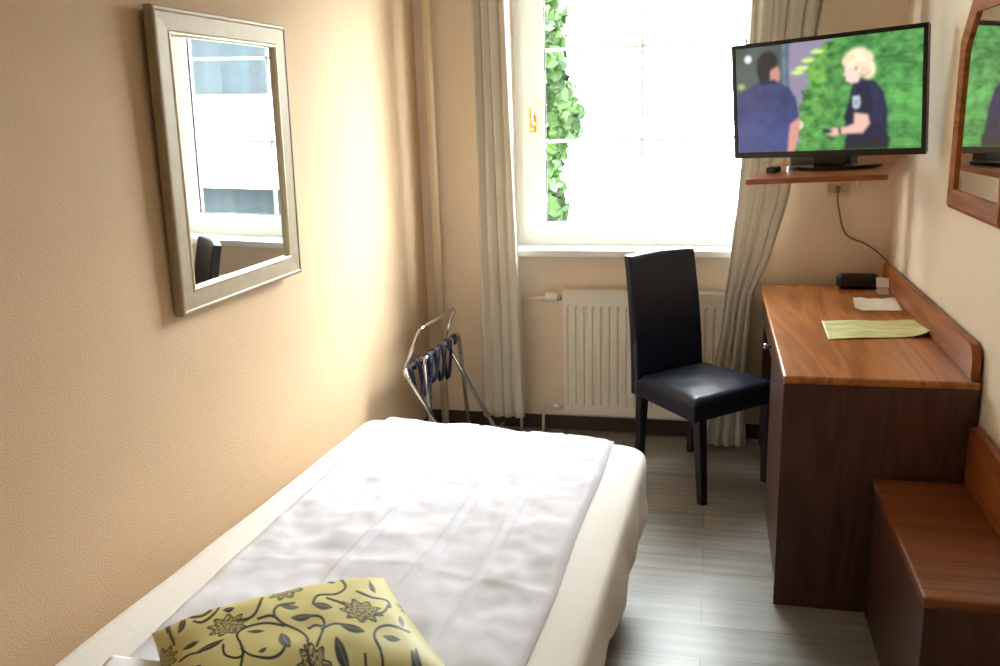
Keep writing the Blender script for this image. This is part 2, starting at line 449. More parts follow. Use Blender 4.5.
bm = box((0.10, 3.978, ZC-0.032), (0.47, 4.008, ZC), 0.003)
obj('curtain_rail', bm, M['white'], tR)

# ------------------------------------------------------------------ radiator
rad = thing('radiator', 'white panel radiator with thermostat valve below the window', 'radiator', (-0.28, 4.06, 0.10))
rx0, rx1, rz0, rz1, ry = -0.672, 0.128, 0.105, 0.695, 4.045
bm = bmesh.new()
pitch = 0.0395; n = int((rx1-rx0-0.03)/pitch)
prof = [(rx0, ry), (rx0+0.014, ry)]
for k in range(n):
    x = rx0+0.018+k*pitch
    prof += [(x, ry), (x+0.006, ry+0.009), (x+0.013, ry+0.009), (x+0.019, ry), ]
prof += [(rx1, ry)]
yb = 4.075
def radcol(z, flat): return [bm.verts.new((x, ry if flat else y, z)) for x, y in prof]
rows = [radcol(rz0, True), radcol(rz0+0.04, True), radcol(rz0+0.052, False), radcol(rz1-0.066, False), radcol(rz1-0.054, True), radcol(rz1, True)]
for a, b in zip(rows, rows[1:]):
    for k in range(len(prof)-1): bm.faces.new((a[k], a[k+1], b[k+1], b[k]))
bl, br_, tl, tr_ = [bm.verts.new(p) for p in ((rx0, yb, rz0), (rx1, yb, rz0), (rx0, yb, rz1), (rx1, yb, rz1))]
bm.faces.new((bl, tl, tr_, br_)); bm.faces.new(rows[0] + [br_, bl]); bm.faces.new(rows[-1][::-1] + [tl, tr_])
bm.faces.new([r[0] for r in rows] + [tl, bl]); bm.faces.new([r[-1] for r in rows][::-1] + [br_, tr_])
obj('panel', bm, M['radiator'], rad)
bm = bmesh.new(); add_box(bm, (rx0-0.003, ry-0.004, rz1), (rx1+0.003, 4.10, rz1+0.012), 0.003)
obj('top_cover', bm, M['radiator'], rad)
for x in (rx0+0.12, rx1-0.12): obj('wall_bracket', box((x, 4.076, 0.2), (x+0.03, YB-0.001, 0.62)), M['radiator'], rad)
vb = obj('valve', tube([(rx0, 4.06, 0.672), (rx0-0.045, 4.06, 0.672)], 0.012, 12), M['chrome'], rad, smooth=True)
add = add_lathe(bmesh.new(), [(0, 0.017), (0.008, 0.021), (0.03, 0.023), (0.05, 0.021), (0.055, 0.016)], (rx0-0.03, 4.06, 0.674), (-1, -0.25, 0.08), 18)
auto_smooth(obj('thermostat_head', add, M['white'], vb))
pp = round_corners([(rx0-0.06, 4.062, 0.672), (-0.872, 4.066, 0.66), (-0.882, 4.066, 0.60), (-0.886, 4.066, 0.0)], 0.03)
obj('supply_pipe', tube(pp, 0.0085, 10), M['pipewhite'], rad, smooth=True)
pp = round_corners([(rx0, 4.06, 0.135), (-0.775, 4.062, 0.135), (-0.778, 4.064, 0.0)], 0.02)
obj('return_pipe', tube(pp, 0.008, 10), M['pipewhite'], rad, smooth=True)
bm = add_lathe(bmesh.new(), [(0, 0.013), (0.02, 0.015), (0.03, 0.013)], (rx0-0.02, 4.06, 0.135), (-1, 0, 0), 12)
add_lathe(bm, [(0, 0.01), (0.02, 0.011)], (rx0-0.035, 4.06, 0.135), (0, -1, 0.3), 12)
obj('return_valve', bm, M['white'], rad, smooth=True)

# ------------------------------------------------------------------ bed
def bilerp(Q, u, v):
    a, b, c, d = [Vector((*q, 0)) for q in Q]       # near-left, near-right, far-right, far-left
    return (a*(1-u)+b*u)*(1-v) + (d*(1-u)+c*u)*v
BQ = [(-1.325, 0.88), (-0.262, 0.84), (-0.183, 2.765), (-1.205, 2.895)]
def rounded_outline(Q, radii, inset=0.0, n=8, seg=26):
    P = [Vector((*q, 0)) for q in Q]; out = []
    c = sum(P, Vector())/4
    for i in range(4):
        p, a, b = P[i], P[i-1], P[(i+1) % 4]
        d1 = (a-p).normalized(); d2 = (b-p).normalized(); r = radii[i]
        s = p + (d1+d2)*inset; rr = max(r-inset*0.4, 0.01)
        q1, q2 = s+d1*rr, s+d2*rr
        arc = [q1*(1-t)**2 + s*2*t*(1-t) + q2*t*t for t in [j/n for j in range(n+1)]]
        out.append(arc)
    pts = []
    for i in range(4):
        pts += out[i]
        e = out[(i+1) % 4][0]; s = out[i][-1]
        pts += [s.lerp(e, j/seg) for j in range(1, seg)]
    return pts
def ring_body(bm, Q, radii, prof, wob=None, cap_top=True, cap_bot=True):
    rings = []
    for k, (ins, z) in enumerate(prof):
        pts = rounded_outline(Q, radii, ins); ctr = sum(pts, Vector())/len(pts)
        ring = []
        for i, p in enumerate(pts):
            q = p.copy(); q.z = z
            if wob: q += wob(p, z, (p-ctr).normalized())
            ring.append(bm.verts.new(q))
        rings.append(ring)
    m = len(rings[0])
    for a, b in zip(rings, rings[1:]):
        for k in range(m): bm.faces.new((a[k], a[(k+1) % m], b[(k+1) % m], b[k]))
    if cap_bot: bm.faces.new(rings[0][::-1])
    if cap_top: bm.faces.new(rings[-1])
    return bm
bed = thing('bed', 'single bed with cream fitted sheet along the left wall', 'bed', (-0.75, 1.85, 0))
RD = [0.05, 0.05, 0.085, 0.06]
obj('bed_base', ring_body(bmesh.new(), BQ, RD, [(0.07, 0.10), (0.07, 0.26)]), M['bedbase'], bed)
for qx, qy in ((0.1, 0.06), (0.9, 0.06), (0.9, 0.94), (0.1, 0.94)):
    p = bilerp(BQ, qx, qy)
    auto_smooth(obj('leg', add_lathe(bmesh.new(), [(0, 0.018), (0.1, 0.026)], (p.x, p.y, 0), (0, 0, 1), 14), M['legwood'], bed))
mq = ring_body(bmesh.new(), BQ, RD, [(0.02, 0.26), (0.010, 0.28), (0.010, 0.42), (0.02, 0.438), (0.05, 0.444)])
obj('mattress', mq, M['sheet'], bed, smooth=True)
def wob(p, z, d):
    k = max(0, (0.44-z)/0.24)
    s = math.sin(p.y*21+1.3*math.sin(p.y*5)+z*9) * 0.5 + math.sin(p.y*47+z*30)*0.42 + math.sin(p.x*26)*0.4
    nz = noise.noise(Vector((p.x*5, p.y*5, z*7)))
    return d*(0.019*k*s + 0.014*nz*min(1, k+0.25)) + Vector((0, 0, 0.004*nz))
bm = ring_body(bmesh.new(), BQ, RD, [(0.012, 0.205), (0.002, 0.24), (-0.002, 0.28), (-0.004, 0.32), (-0.005, 0.36), (-0.005, 0.41), (-0.003, 0.435), (0.002, 0.448), (0.010, 0.455), (0.028, 0.458), (0.09, 0.456)], wob, cap_bot=False)
sh = obj('fitted_sheet', bm, M['sheet'], bed, smooth=True)

# duvet: a soft slab with long creases, open to the far end of the bed
DQ = [(-1.150, 1.02), (-0.352, 0.99), (-0.293, 2.775), (-1.118, 2.885)]
def crease(p):
    h = 0
    for x0, x1, w, a in ((-0.90, -0.76, 0.008, 0.009), (-0.70, -0.60, 0.0075, 0.008), (-0.55, -0.47, 0.008, 0.006)):
        t = (p.y-1.0)/1.85; xc = x0+(x1-x0)*t + 0.006*math.sin(p.y*7+x0*9)
        d = (p.x-xc)/w
        h += a*math.exp(-d*d)*(0.6+0.4*math.sin(p.y*3+x0*5)) - 0.6*a*math.exp(-(d-1.6)**2)
    for y0, w, a in ((1.80, 0.010, 0.0014), (2.30, 0.012, 0.0012)):
        d = (p.y-y0-0.03*math.sin(p.x*6))/w; h += a*math.exp(-d*d)
    return h
def soft(p):
    n1 = noise.noise(Vector((p.x*4.2, p.y*3.0, 1.7))); n2 = noise.noise(Vector((p.x*11, p.y*8, 4.1))); n3 = noise.noise(Vector((p.x*24, p.y*20, 8.3)))
    return 0.010*n1 + 0.007*n2 + 0.0032*n3
NU, NV = 110, 190
def edge_fac(u, v, wu=0.035, wv=0.018):
    e = min(u/wu, (1-u)/wu, v/wv, (1-v)/wv, 1.0)
    return math.sqrt(max(0.0, 1-(1-e)**2))
def top(u, v):
    p = bilerp(DQ, u, v)
    # uneven hem
    p.x += 0.003*math.sin(v*17)*(1 if u > 0.5 else -1)*abs(u-0.5)*2
    e = edge_fac(u, v)
    far = max(0, (v-0.955)/0.045)
    z = 0.462 + e*(0.024 + soft(p) + crease(p)) - 0.02*far**2
    return (p.x, p.y, max(z, 0.4625))
bm = bmesh.new()
g = add_grid(bm, top, NU, NV)
loop = [g[i][0] for i in range(NU+1)] + [g[NU][j] for j in range(1, NV+1)] + [g[i][NV] for i in range(NU-1, -1, -1)] + [g[0][j] for j in range(NV-1, 0, -1)]
low = [bm.verts.new((v.co.x, v.co.y, 0.4605)) for v in loop]
for k in range(len(loop)):
    j = (k+1) % len(loop); bm.faces.new((loop[j], loop[k], low[k], low[j]))
bm.faces.new(low)
dv = obj('duvet', bm, M['duvet'], smooth=True, loc=(-0.73, 1.93, 0.46))
tag(dv, 'white duvet with long creases spread over the bed', 'duvet')

# pillows: closed two-sided cushion shapes
def pillow_mesh(c, ax, ay, up, w, h, t, n, corner=0.06, low=None):
    """c centre, ax/ay in-plane unit vectors, up normal"""
    bm = bmesh.new()
    def pos(u, v, side):
        a, b = 2*u-1, 2*v-1
        pinch_x = 1 - corner*(1-abs(b)**2.2)*0.9 ; pinch_y = 1 - corner*(1-abs(a)**2.2)*0.9
        q = c + ax*(a*w/2*pinch_x) + ay*(b*h/2*pinch_y)
        prof = max(0.0, (1-abs(a)**3.0)*(1-abs(b)**3.0))**0.55
        wr = 0.006*noise.noise(Vector((a*3, b*3, 5+side)))*prof
        return q + up*((t if side == 1 else -(t if low is None else low))*prof + wr)
    G = {}
    for side in (1, -1):
        G[side] = {}
        for i in range(n+1):
            for j in range(n+1):
                edge = i in (0, n) or j in (0, n)
                if side == -1 and edge: G[-1][i, j] = G[1][i, j]
                else: G[side][i, j] = bm.verts.new(pos(i/n, j/n, side))
    for side in (1, -1):
        for i in range(n):
            for j in range(n):
                q = [G[side][k] for k in ((i, j), (i+1, j), (i+1, j+1), (i, j+1))]
                bm.faces.new(q if side == 1 else q[::-1])
    uv = {}
    for side in (1, -1):
        for (i, j), v in G[side].items(): uv[v] = (i/n, j/n)
    bm.verts.index_update(); bm.verts.ensure_lookup_table()
    UV = np.array([uv[v] for v in bm.verts])
    return bm, UV
pc = Vector((-0.855, 1.135, 0.503)); pax = Vector((1.0, 0.03, 0)).normalized(); pay = Vector((-0.03, 1.0, 0)).normalized()
bm, _ = pillow_mesh(pc, pax, pay, Vector((0, 0, 1)), 0.56, 0.44, 0.03, 40, 0.04, low=0.014)
o = obj('pillow', bm, M['pillow'], smooth=True, loc=(-0.885, 1.085, 0.50))
tag(o, 'plain white pillow under the patterned cushion at the bed head', 'pillow')

# cushion with printed vines
FL, FR = Vector((-1.083, 1.405, 0.520)), Vector((-0.700, 1.696, 0.520))
cax = (FR-FL).normalized(); cn = Vector((cax.y, -cax.x, 0)); cay = (cn*0.46 + Vector((0, 0, 0.03))).normalized()
cup = cax.cross(cay).normalized()
if cup.z < 0: cup = -cup
W_, H_ = (FR-FL).length, 0.465
cc = (FL+FR)/2 + cay*H_/2
bm, UV = pillow_mesh(cc, cax, cay, cup, W_*1.02, H_*1.02, 0.075, 230, 0.05, low=0.018)
def vine_print(UV):
    u, v = UV[:, 0], UV[:, 1]
    K = np.stack([np.ones_like(u), u, v, u*u, u*v, v*v, u**3, u*u*v, u*v*v, v**3])
    X = np.array([6.5, 830.6, 73.3, -41.9, 8.2, 15.4, -15.7, 16.7, 163.0, -31.5]) @ K
    Y = np.array([216.2, -369.0, -47.1, 184.8, -275.5, 789.9, -1.5, 274.8, -92.0, -361.7]) @ K
    fl = Y > 330                                       # the repeat of the print
    X = np.where(fl, 1000-X, X); Y = np.where(fl, 640-Y, Y)
    base = np.array(lin((206, 197, 134))); dark = np.array(lin((20, 26, 20))); mid = np.array(lin((112, 110, 76)))
    ink = np.zeros(len(u)); grey = np.zeros(len(u))
    def seg_d(P, Q):
        d = np.array(Q, float)-P; t = np.clip(((X-P[0])*d[0]+(Y-P[1])*d[1])/(d@d+1e-9), 0, 1)
        return np.hypot(X-P[0]-t*d[0], (Y-P[1]-t*d[1])*1.15)
    strokes = [[(480,105),(430,115),(413,145),(440,172),(490,188),(520,215),(527,245)], [(500,150),(560,150),(580,170),(570,210),(555,245)],
        [(572,190),(610,175),(655,182)], [(300,330),(310,270),(290,220),(320,190),(380,175),(445,180)], [(305,265),(340,287),(400,288),(442,265),(455,225)],
        [(225,95),(230,130),(200,165),(170,182),(148,178)], [(375,95),(355,140),(330,160),(290,166)], [(635,33),(652,58),(620,80),(560,84),(543,112)],
        [(795,120),(782,150),(750,160)], [(760,330),(772,270),(748,225),(760,200),(800,195),(865,215)], [(245,258),(250,290),(290,296),(312,284)],
        [(715,262),(720,298),(762,306)], [(60,165),(66,205),(80,240)], [(545,330),(530,280),(515,245)], [(360,162),(400,152),(425,160)], [(530,185),(548,176),(572,180)],
        [(590,95),(640,110),(660,120)], [(105,150),(130,165),(175,160),(205,140)], [(880,330),(900,300),(885,260)], [(690,75),(740,95),(790,100),(800,130)], [(100,300),(130,285),(170,280)]]
    for s in strokes:
        sp = [tuple(q.xy) for q in smooth_path([(x, y, 0) for x, y in s], 4)]
        d = np.min([seg_d(a, b) for a, b in zip(sp, sp[1:])], axis=0)
        k = len(sp)
        ink = np.maximum(ink, np.clip((5.6-d)/2.0, 0, 1))
    leaves = [(465,118,70,5,20),(505,150,80,-5,23),(575,118,76,10,25),(675,193,98,20,30),(640,258,96,62,40),(452,228,64,60,44),(200,258,115,-25,24),(135,250,66,-25,18),
        (105,188,56,-65,24),(262,135,44,-10,18),(352,203,66,-5,13),(805,228,66,12,17),(890,288,78,55,34),(742,60,46,60,17),(320,70,44,-10,13),(515,43,56,0,12),(700,27,46,10,12),
        (375,267,36,-30,15),(565,178,20,0,8),(530,182,20,0,8),(60,190,50,80,18),(840,180,46,70,18),(600,40,40,15,10),(150,100,50,-20,13),(745,300,40,-25,14),(830,300,46,40,16)]
    for x, y, L, ang, w in leaves:
        a = math.radians(ang); dx, dy = X-x, Y-y
        p = (dx*math.cos(a)+dy*math.sin(a))/(L/2); q = (-dx*math.sin(a)+dy*math.cos(a))/(w/2)
        bend = q - 0.25*(1-p*p)
        inside = np.clip((1-p*p-np.abs(bend))*5, 0, 1)*(np.abs(p) < 1)
        ink = np.maximum(ink, inside)
        rib = np.clip((0.22-np.abs(bend+0.15))*8, 0, 1)*(np.abs(p) < 0.7)*inside
        grey = np.maximum(grey, rib)
    for x, y, rx, ry in ((260,185,68,32),(705,140,72,34),(455,68,62,24),(545,300,56,60),(870,110,50,28),(40,280,50,40)):
        a = math.radians(18 if x > 600 else -18); dx, dy = X-x, Y-y
        p = (dx*math.cos(a)+dy*math.sin(a))/rx; q = (-dx*math.sin(a)+dy*math.cos(a))/ry
        rr = np.hypot(p, q); th = np.arctan2(q, p)
        lob = 0.86+0.16*np.cos(9*th)
        inside = np.clip((lob-rr)*8, 0, 1)
        lines = 0.5+0.5*np.sin(rr*21+3.2*np.sin(5*th+rr*5))
        pet = np.clip((lines-0.30)*4, 0, 1)*inside
        edge = np.clip((0.11-np.abs(rr-lob))*14, 0, 1)
        ink = np.maximum(ink, np.maximum(pet*0.85, edge)); grey = np.maximum(grey, 0.42*inside)
    ink = np.clip(ink, 0, 1)[:, None]; grey = np.clip(grey, 0, 1)[:, None]
    c = base*(1-ink)+dark*ink
    return c*(1-grey*0.7)+mid*grey*0.7
cu = obj('cushion', bm, M['cushion'], smooth=True, loc=(cc.x, cc.y, 0.49), normals=False)
def set_print(o, C3):
    at = o.data.color_attributes.new('print', 'FLOAT_COLOR', 'POINT')
    at.data.foreach_set('color', np.hstack([C3, np.ones((len(C3), 1))]).astype(np.float32).ravel())
set_print(cu, vine_print(UV))
tag(cu, 'yellow-green satin cushion printed with dark vines on the bed', 'cushion')

# ------------------------------------------------------------------ left wall mirror
wm = thing('wall_mirror', 'rectangular mirror in champagne frame on left wall above the bed', 'mirror', (XL, 2.36, 1.03))
y0, y1, z0, z1 = 2.010, 2.676, 1.036, 1.806
lean = 0.012
def xo(y, z): return XL + lean*(z-z0)/(z1-z0) + 0.0268*(y-y0)
def mir_frame_bm():
    bm = bmesh.new()
    # profile across the bar: (distance in from outer edge, x height above wall)
    pr = [(0, 0.006), (0, 0.027), (0.003, 0.031), (0.010, 0.032), (0.014, 0.0295), (0.058, 0.0275), (0.062, 0.020), (0.062, 0.006)]
    rings = []
    for d, h in pr:
        rings.append([bm.verts.new((xo(y, z)+h, y, z)) for y, z in ((y0+d, z0+d*0.95), (y1-d, z0+d*0.95), (y1-d, z1-d*0.95), (y0+d, z1-d*0.95))])
    for a, b in zip(rings, rings[1:]+rings[:1]):
        for k in range(4): bm.faces.new((a[k], a[(k+1) % 4], b[(k+1) % 4], b[k]))
    return bm
obj('frame', mir_frame_bm(), M['frame'], wm)
def bead_bm():
    bm = bmesh.new(); pr = []
    for k in range(8):
        a = math.pi*k/7; pr.append((0.0645-0.0065*math.cos(a), 0.0235+0.0065*math.sin(a)))
    pr += [(0.071, 0.012), (0.058, 0.012)]
    rings = [[bm.verts.new((xo(y, z)+h, y, z)) for y, z in ((y0+d, z0+d*0.95), (y1-d, z0+d*0.95), (y1-d, z1-d*0.95), (y0+d, z1-d*0.95))] for d, h in pr]
    for a, b in zip(rings, rings[1:]+rings[:1]):
        for k in range(4): bm.faces.new((a[k], a[(k+1) % 4], b[(k+1) % 4], b[k]))
    return bm
obj('bead', bead_bm(), M['bead'], wm)['label'] = 'cream inner bead of the frame'
d = 0.066
P = [(xo(y, z)+0.014, y, z) for y, z in ((y0+d, z0+d), (y1-d, z0+d), (y1-d, z1-d), (y0+d, z1-d))]
obj('mirror_glass', add_prism(bmesh.new(), P, (0.003, 0, 0)), M['mirror'], wm)
P = [(xo(y, z)+0.002, y, z) for y, z in ((y0+0.02, z0+0.02), (y1-0.02, z0+0.02), (y1-0.02, z1-0.02), (y0+0.02, z1-0.02))]
obj('backing_board', add_prism(bmesh.new(), P, (0.008, 0, 0)), M['backing'], wm)

# ------------------------------------------------------------------ right wall mirror (clipped corners)
om = thing('wall_mirror', 'wood-framed mirror with clipped top corners on right wall above desk', 'mirror', (XR, 2.94, 1.18))
def octo(y0, y1, z0, z1, ch, cl): return [(y0, z0+cl), (y0+cl, z0), (y1-cl, z0), (y1, z0+cl), (y1, z1-ch), (y1-ch*0.9, z1), (y0+ch*0.9, z1), (y0, z1-ch)]
O = octo(2.575, 3.135, 1.190, 1.825, 0.12, 0.004); I = octo(2.623, 3.087, 1.248, 1.772, 0.10, 0.003)
bm = bmesh.new()
rings = []
for R, x in ((O, XR-0.002), (O, XR-0.018), ([(a*0.8+c*0.2, b*0.8+e*0.2) for (a, b), (c, e) in zip(O, I)], XR-0.024), (I, XR-0.018), (I, XR-0.006)):
    rings.append([bm.verts.new((x, y, z)) for y, z in R])
for a, b in zip(rings, rings[1:]):
    for k in range(8): bm.faces.new((a[k], a[(k+1) % 8], b[(k+1) % 8], b[k]))
obj('frame', bm, M['wood_mirror'], om)
obj('mirror_glass', add_prism(bmesh.new(), [(XR-0.010, y, z) for y, z in octo(2.618, 3.092, 1.243, 1.777, 0.101, 0.003)], (0.004, 0, 0)), M['mirror'], om)
obj('backing_board', add_prism(bmesh.new(), [(XR-0.006, y, z) for y, z in octo(2.585, 3.125, 1.20, 1.815, 0.115, 0.004)], (0.005, 0, 0)), M['backing'], om)

# ------------------------------------------------------------------ folding luggage rack by the wall
rk = thing('luggage_rack', 'folding chrome luggage rack with navy straps beyond the bed foot', 'luggage rack', (-1.1, 3.7, 0))
A0, A1 = Vector((-1.24, 3.385, 0.490)), Vector((-1.195, 3.865, 0.490))      # wall-side bar
B0, B1 = Vector((-1.172, 3.47, 0.525)), Vector((-1.150, 3.92, 0.525))      # room-side bar
RT = 0.0095
fa0, fa1 = Vector((-0.956, 3.39, 0.012)), Vector((-0.915, 3.82, 0.012))
fb0, fb1 = Vector((-1.142, 3.45, 0.012)), Vector((-1.112, 3.925, 0.012))
fr1 = obj('frame', tube(round_corners([fa0, A0, A1, fa1], 0.035, 6), RT, 10), M['chrome'], rk, smooth=True)
fr2 = obj('frame', tube(round_corners([fb0, B0, B1, fb1], 0.03, 6), RT, 10), M['chrome'], rk, smooth=True)
g0, g1 = Vector((-1.195, 3.50, 0.645)), Vector((-1.150, 3.88, 0.655))
obj('guard_rail', tube(round_corners([A0+Vector((0.0, 0.02, 0)), g0, g1, A1+Vector((0, -0.06, 0))], 0.03, 6), 0.0085, 10), M['chrome'], rk, smooth=True)
bm = bmesh.new()
add_tube(bm, [fa0+Vector((0, 0, 0.10))+ (A0-fa0)*0.02, fa1+Vector((0, 0, 0.10))+(A1-fa1)*0.02], 0.006, 8)
obj('cross_bar', bm, M['chrome'], rk, smooth=True)
for f, p in ((fr1, fa0), (fr1, fa1), (fr2, fb0), (fr2, fb1)):
    obj('rubber_foot', add_lathe(bmesh.new(), [(0, 0.013), (0.028, 0.0125)], (p.x, p.y, 0), (0, 0, 1), 12), M['rubber'], f, smooth=True)
for k in range(5):
    t = 0.10+0.19*k
    a = A0.lerp(A1, t); b = B0.lerp(B1, t*0.95); dirn = (A1-A0).normalized()
    hw = 0.019; e = RT+0.0015; dp = 0.125+0.02*math.sin(k*2.1)
    q = lambda f, dz: a.lerp(b, f) + Vector((0, 0, dz))
    path = [a+Vector((-e, 0, -0.035)), a+Vector((-e, 0, 0)), a+Vector((0, 0, e)), a+Vector((e, 0, -0.006)), q(0.22, -0.06), q(0.30, -0.75*dp-0.02), q(0.5, -dp-0.035), q(0.70, -0.75*dp-0.02), q(0.80, -0.06), b+Vector((-e, 0, -0.006)), b+Vector((0, 0, e)), b+Vector((e, 0, 0)), b+Vector((e, 0, -0.035))]
    sp = smooth_path(path, 5)
    bm = bmesh.new(); rows = [(bm.verts.new(p-dirn*hw), bm.verts.new(p+dirn*hw)) for p in sp]
    for (p, q), (r_, s_) in zip(rows, rows[1:]): bm.faces.new((p, q, s_, r_))
    st = obj('strap', bm, M['navy'], rk, smooth=True); solidify(st, 0.0025)

# ------------------------------------------------------------------ chair
ch = thing('dining_chair', 'black leather high-back chair pulled up to the desk', 'chair', (0.0, 3.6, 0))
wv, fwd = Vector((0.71, 0.704, 0)), Vector((0.667, -0.745, 0))
mf, mb = Vector((0.115, 3.458, 0)), Vector((-0.150, 3.75, 0))
F, FRc, BL, BR = mf-wv*0.225, mf+wv*0.225, mb-wv*0.192, mb+wv*0.192
Z = lambda p, z: (p.x, p.y, z)
bm = bmesh.new()
def seat_pt(u, v, z):
    p = (F*(1-u)+FRc*u)*(1-v) + (BL*(1-u)+BR*u)*v; return (p.x, p.y, z)
N = 24
def seat_top(u, v):
    e = min(u, 1-u, v, 1-v)/0.09; e = min(1, e); k = math.sqrt(max(0, 1-(1-e)**2))
    dome = 0.010*math.sin(math.pi*u)*math.sin(math.pi*v) - 0.004*noise.noise(Vector((u*5, v*5, 2)))
    return seat_pt(u, v, 0.418 + 0.024*k + dome)
g = add_grid(bm, seat_top, N, N)
loop = [g[i][0] for i in range(N+1)] + [g[N][j] for j in range(1, N+1)] + [g[i][N] for i in range(N-1, -1, -1)] + [g[0][j] for j in range(N-1, 0, -1)]
prev = loop
for z in (0.40, 0.37, 0.352):
    cur = [bm.verts.new((v.co.x, v.co.y, z)) for v in loop]
    for k in range(len(loop)):
        j = (k+1) % len(loop); bm.faces.new((prev[j], prev[k], cur[k], cur[j]))
    prev = cur
bm.faces.new(prev)
auto_smooth(obj('seat', bm, M['leather'], ch), 50)
# backrest, curved and leaning, runs down to the seat rail
bm = bmesh.new()
def back_pt(u, z, d):
    t = max(0, (z-0.352))/0.58
    p = BL*(1-u)+BR*u - fwd*(0.004 + 0.055*t*t + 0.012*t + d) + fwd*0.018*math.sin(math.pi*u)*0  - wv*(u-0.5)*0.02*t
    p = p - fwd*(0.016*math.sin(math.pi*u))*t
    return (p.x, p.y, z)
zs = [0.352, 0.40, 0.46, 0.54, 0.62, 0.70, 0.78, 0.86, 0.915, 0.932, 0.938]
def dep(i): return 0.0
us = [0, 0.02, 0.06] + [0.06+0.88*k/10 for k in range(1, 10)] + [0.94, 0.98, 1]
th = 0.046
front = []; rear = []
for i, z in enumerate(zs):
    zr = 0.006 if i == len(zs)-1 else 0
    front.append([bm.verts.new(back_pt(u, z-0.006*abs(u-0.5)*2*(1 if i > 7 else 0), 0.002+zr+(0.007 if k in (0, len(us)-1) else 0.0))) for k, u in enumerate(us)])
    rear.append([bm.verts.new(back_pt(u, z-0.006*abs(u-0.5)*2*(1 if i > 7 else 0), th-zr-(0.007 if k in (0, len(us)-1) else 0.0))) for k, u in enumerate(us)])
for G in (front, rear):
    for a, b in zip(G, G[1:]):
        for k in range(len(us)-1): bm.faces.new((a[k], a[k+1], b[k+1], b[k]))
for k in (0, len(us)-1):
    for i in range(len(zs)-1): bm.faces.new((front[i][k], front[i+1][k], rear[i+1][k], rear[i][k]))
for i in (0, len(zs)-1):
    for k in range(len(us)-1): bm.faces.new((front[i][k], front[i][k+1], rear[i][k+1], rear[i][k]))
auto_smooth(obj('backrest', bm, M['leather'], ch), 50)
def leg_bm(p, dx, dy, splay):
    s0, s1 = 0.021, 0.015
    c0 = p; c1 = p + splay
    P = []
    for c, s, z in ((c1, s1, 0.0), (c0, s0, 0.36)):
        for a, b in ((-1, -1), (1, -1), (1, 1), (-1, 1)):
            q = c + wv*a*s + fwd*b*s; P.append((q.x, q.y, z))
    return add_hexa(bmesh.new(), P, 0.002, 1)
for p, s in ((F+wv*0.044-fwd*0.020, wv*0.014+fwd*0.013), (FRc-wv*0.024-fwd*0.024, fwd*0.004), (BL+wv*0.036-fwd*0.012, wv*0.004-fwd*0.022), (BR-wv*0.024-fwd*0.020, -fwd*0.035)):
    obj('leg', leg_bm(p, 0, 0, s), M['legwood'], ch)

# ------------------------------------------------------------------ desk
dk = thing('desk', 'cherry-brown wooden desk along the right wall under the television', 'desk', (0.48, 3.35, 0))
DX0, DX1, DY0, DY1, DZ = 0.217, 0.748, 2.632, 4.062, 0.751
bm = box((DX0, DY0, DZ-0.024), (DX1, DY1, DZ), 0.006, 3); obj('desk_top', bm, M['wood_top'], dk)
obj('side_panel', box((DX0+0.002, DY0+0.004, 0), (DX1-0.002, DY0+0.026, DZ-0.0245), 0.002), M['wood_side_shaded'], dk)
obj('side_panel', box((DX0+0.02, DY1-0.034, 0), (DX1-0.002, DY1-0.010, DZ-0.0245), 0.002), M['wood_side_shaded'], dk)
obj('back_panel', box((DX1-0.03, DY0+0.027, 0.12), (DX1-0.012, DY1-0.035, DZ-0.0255)), M['wood_side_shaded'], dk)
PY1 = 3.222
bm = bmesh.new()
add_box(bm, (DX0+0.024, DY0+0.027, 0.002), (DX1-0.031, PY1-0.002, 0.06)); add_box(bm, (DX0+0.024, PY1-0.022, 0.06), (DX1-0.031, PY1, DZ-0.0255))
obj('pedestal', bm, M['wood_side_shaded'], dk)
obj('door', box((DX0+0.004, DY0+0.029, 0.062), (DX0+0.023, PY1-0.001, DZ-0.026), 0.002), M['wood_side_shaded'], dk)
dr2 = obj('drawer', box((DX0+0.012, PY1+0.004, 0.605), (DX0+0.030, DY1-0.04, DZ-0.027), 0.002), M['wood_side_shaded'], dk)
obj('knob', add_lathe(bmesh.new(), [(0, 0.006), (0.014, 0.005), (0.018, 0.012), (0.026, 0.012), (0.030, 0.006)], (DX0+0.012, 3.36, 0.648), (-1, 0, 0), 14), M['chrome'], dr2, smooth=True)
# raised back lip with rounded near end
pts = [(2.648, DZ+0.0005)] + [(2.648+0.045*(1-math.cos(a)), DZ+0.055+0.045*math.sin(a)) for a in [math.pi/2*k/8 for k in range(9)]] + [(DY1, DZ+0.100), (DY1, DZ+0.0005)]
bm = add_prism(bmesh.new(), [(0.723, y, z) for y, z in pts], (0.024, 0, 0)); bmesh.ops.bevel(bm, geom=bm.edges[:], offset=0.003, segments=2, affect='EDGES')
obj('upstand', bm, M['wood_edge'], dk)

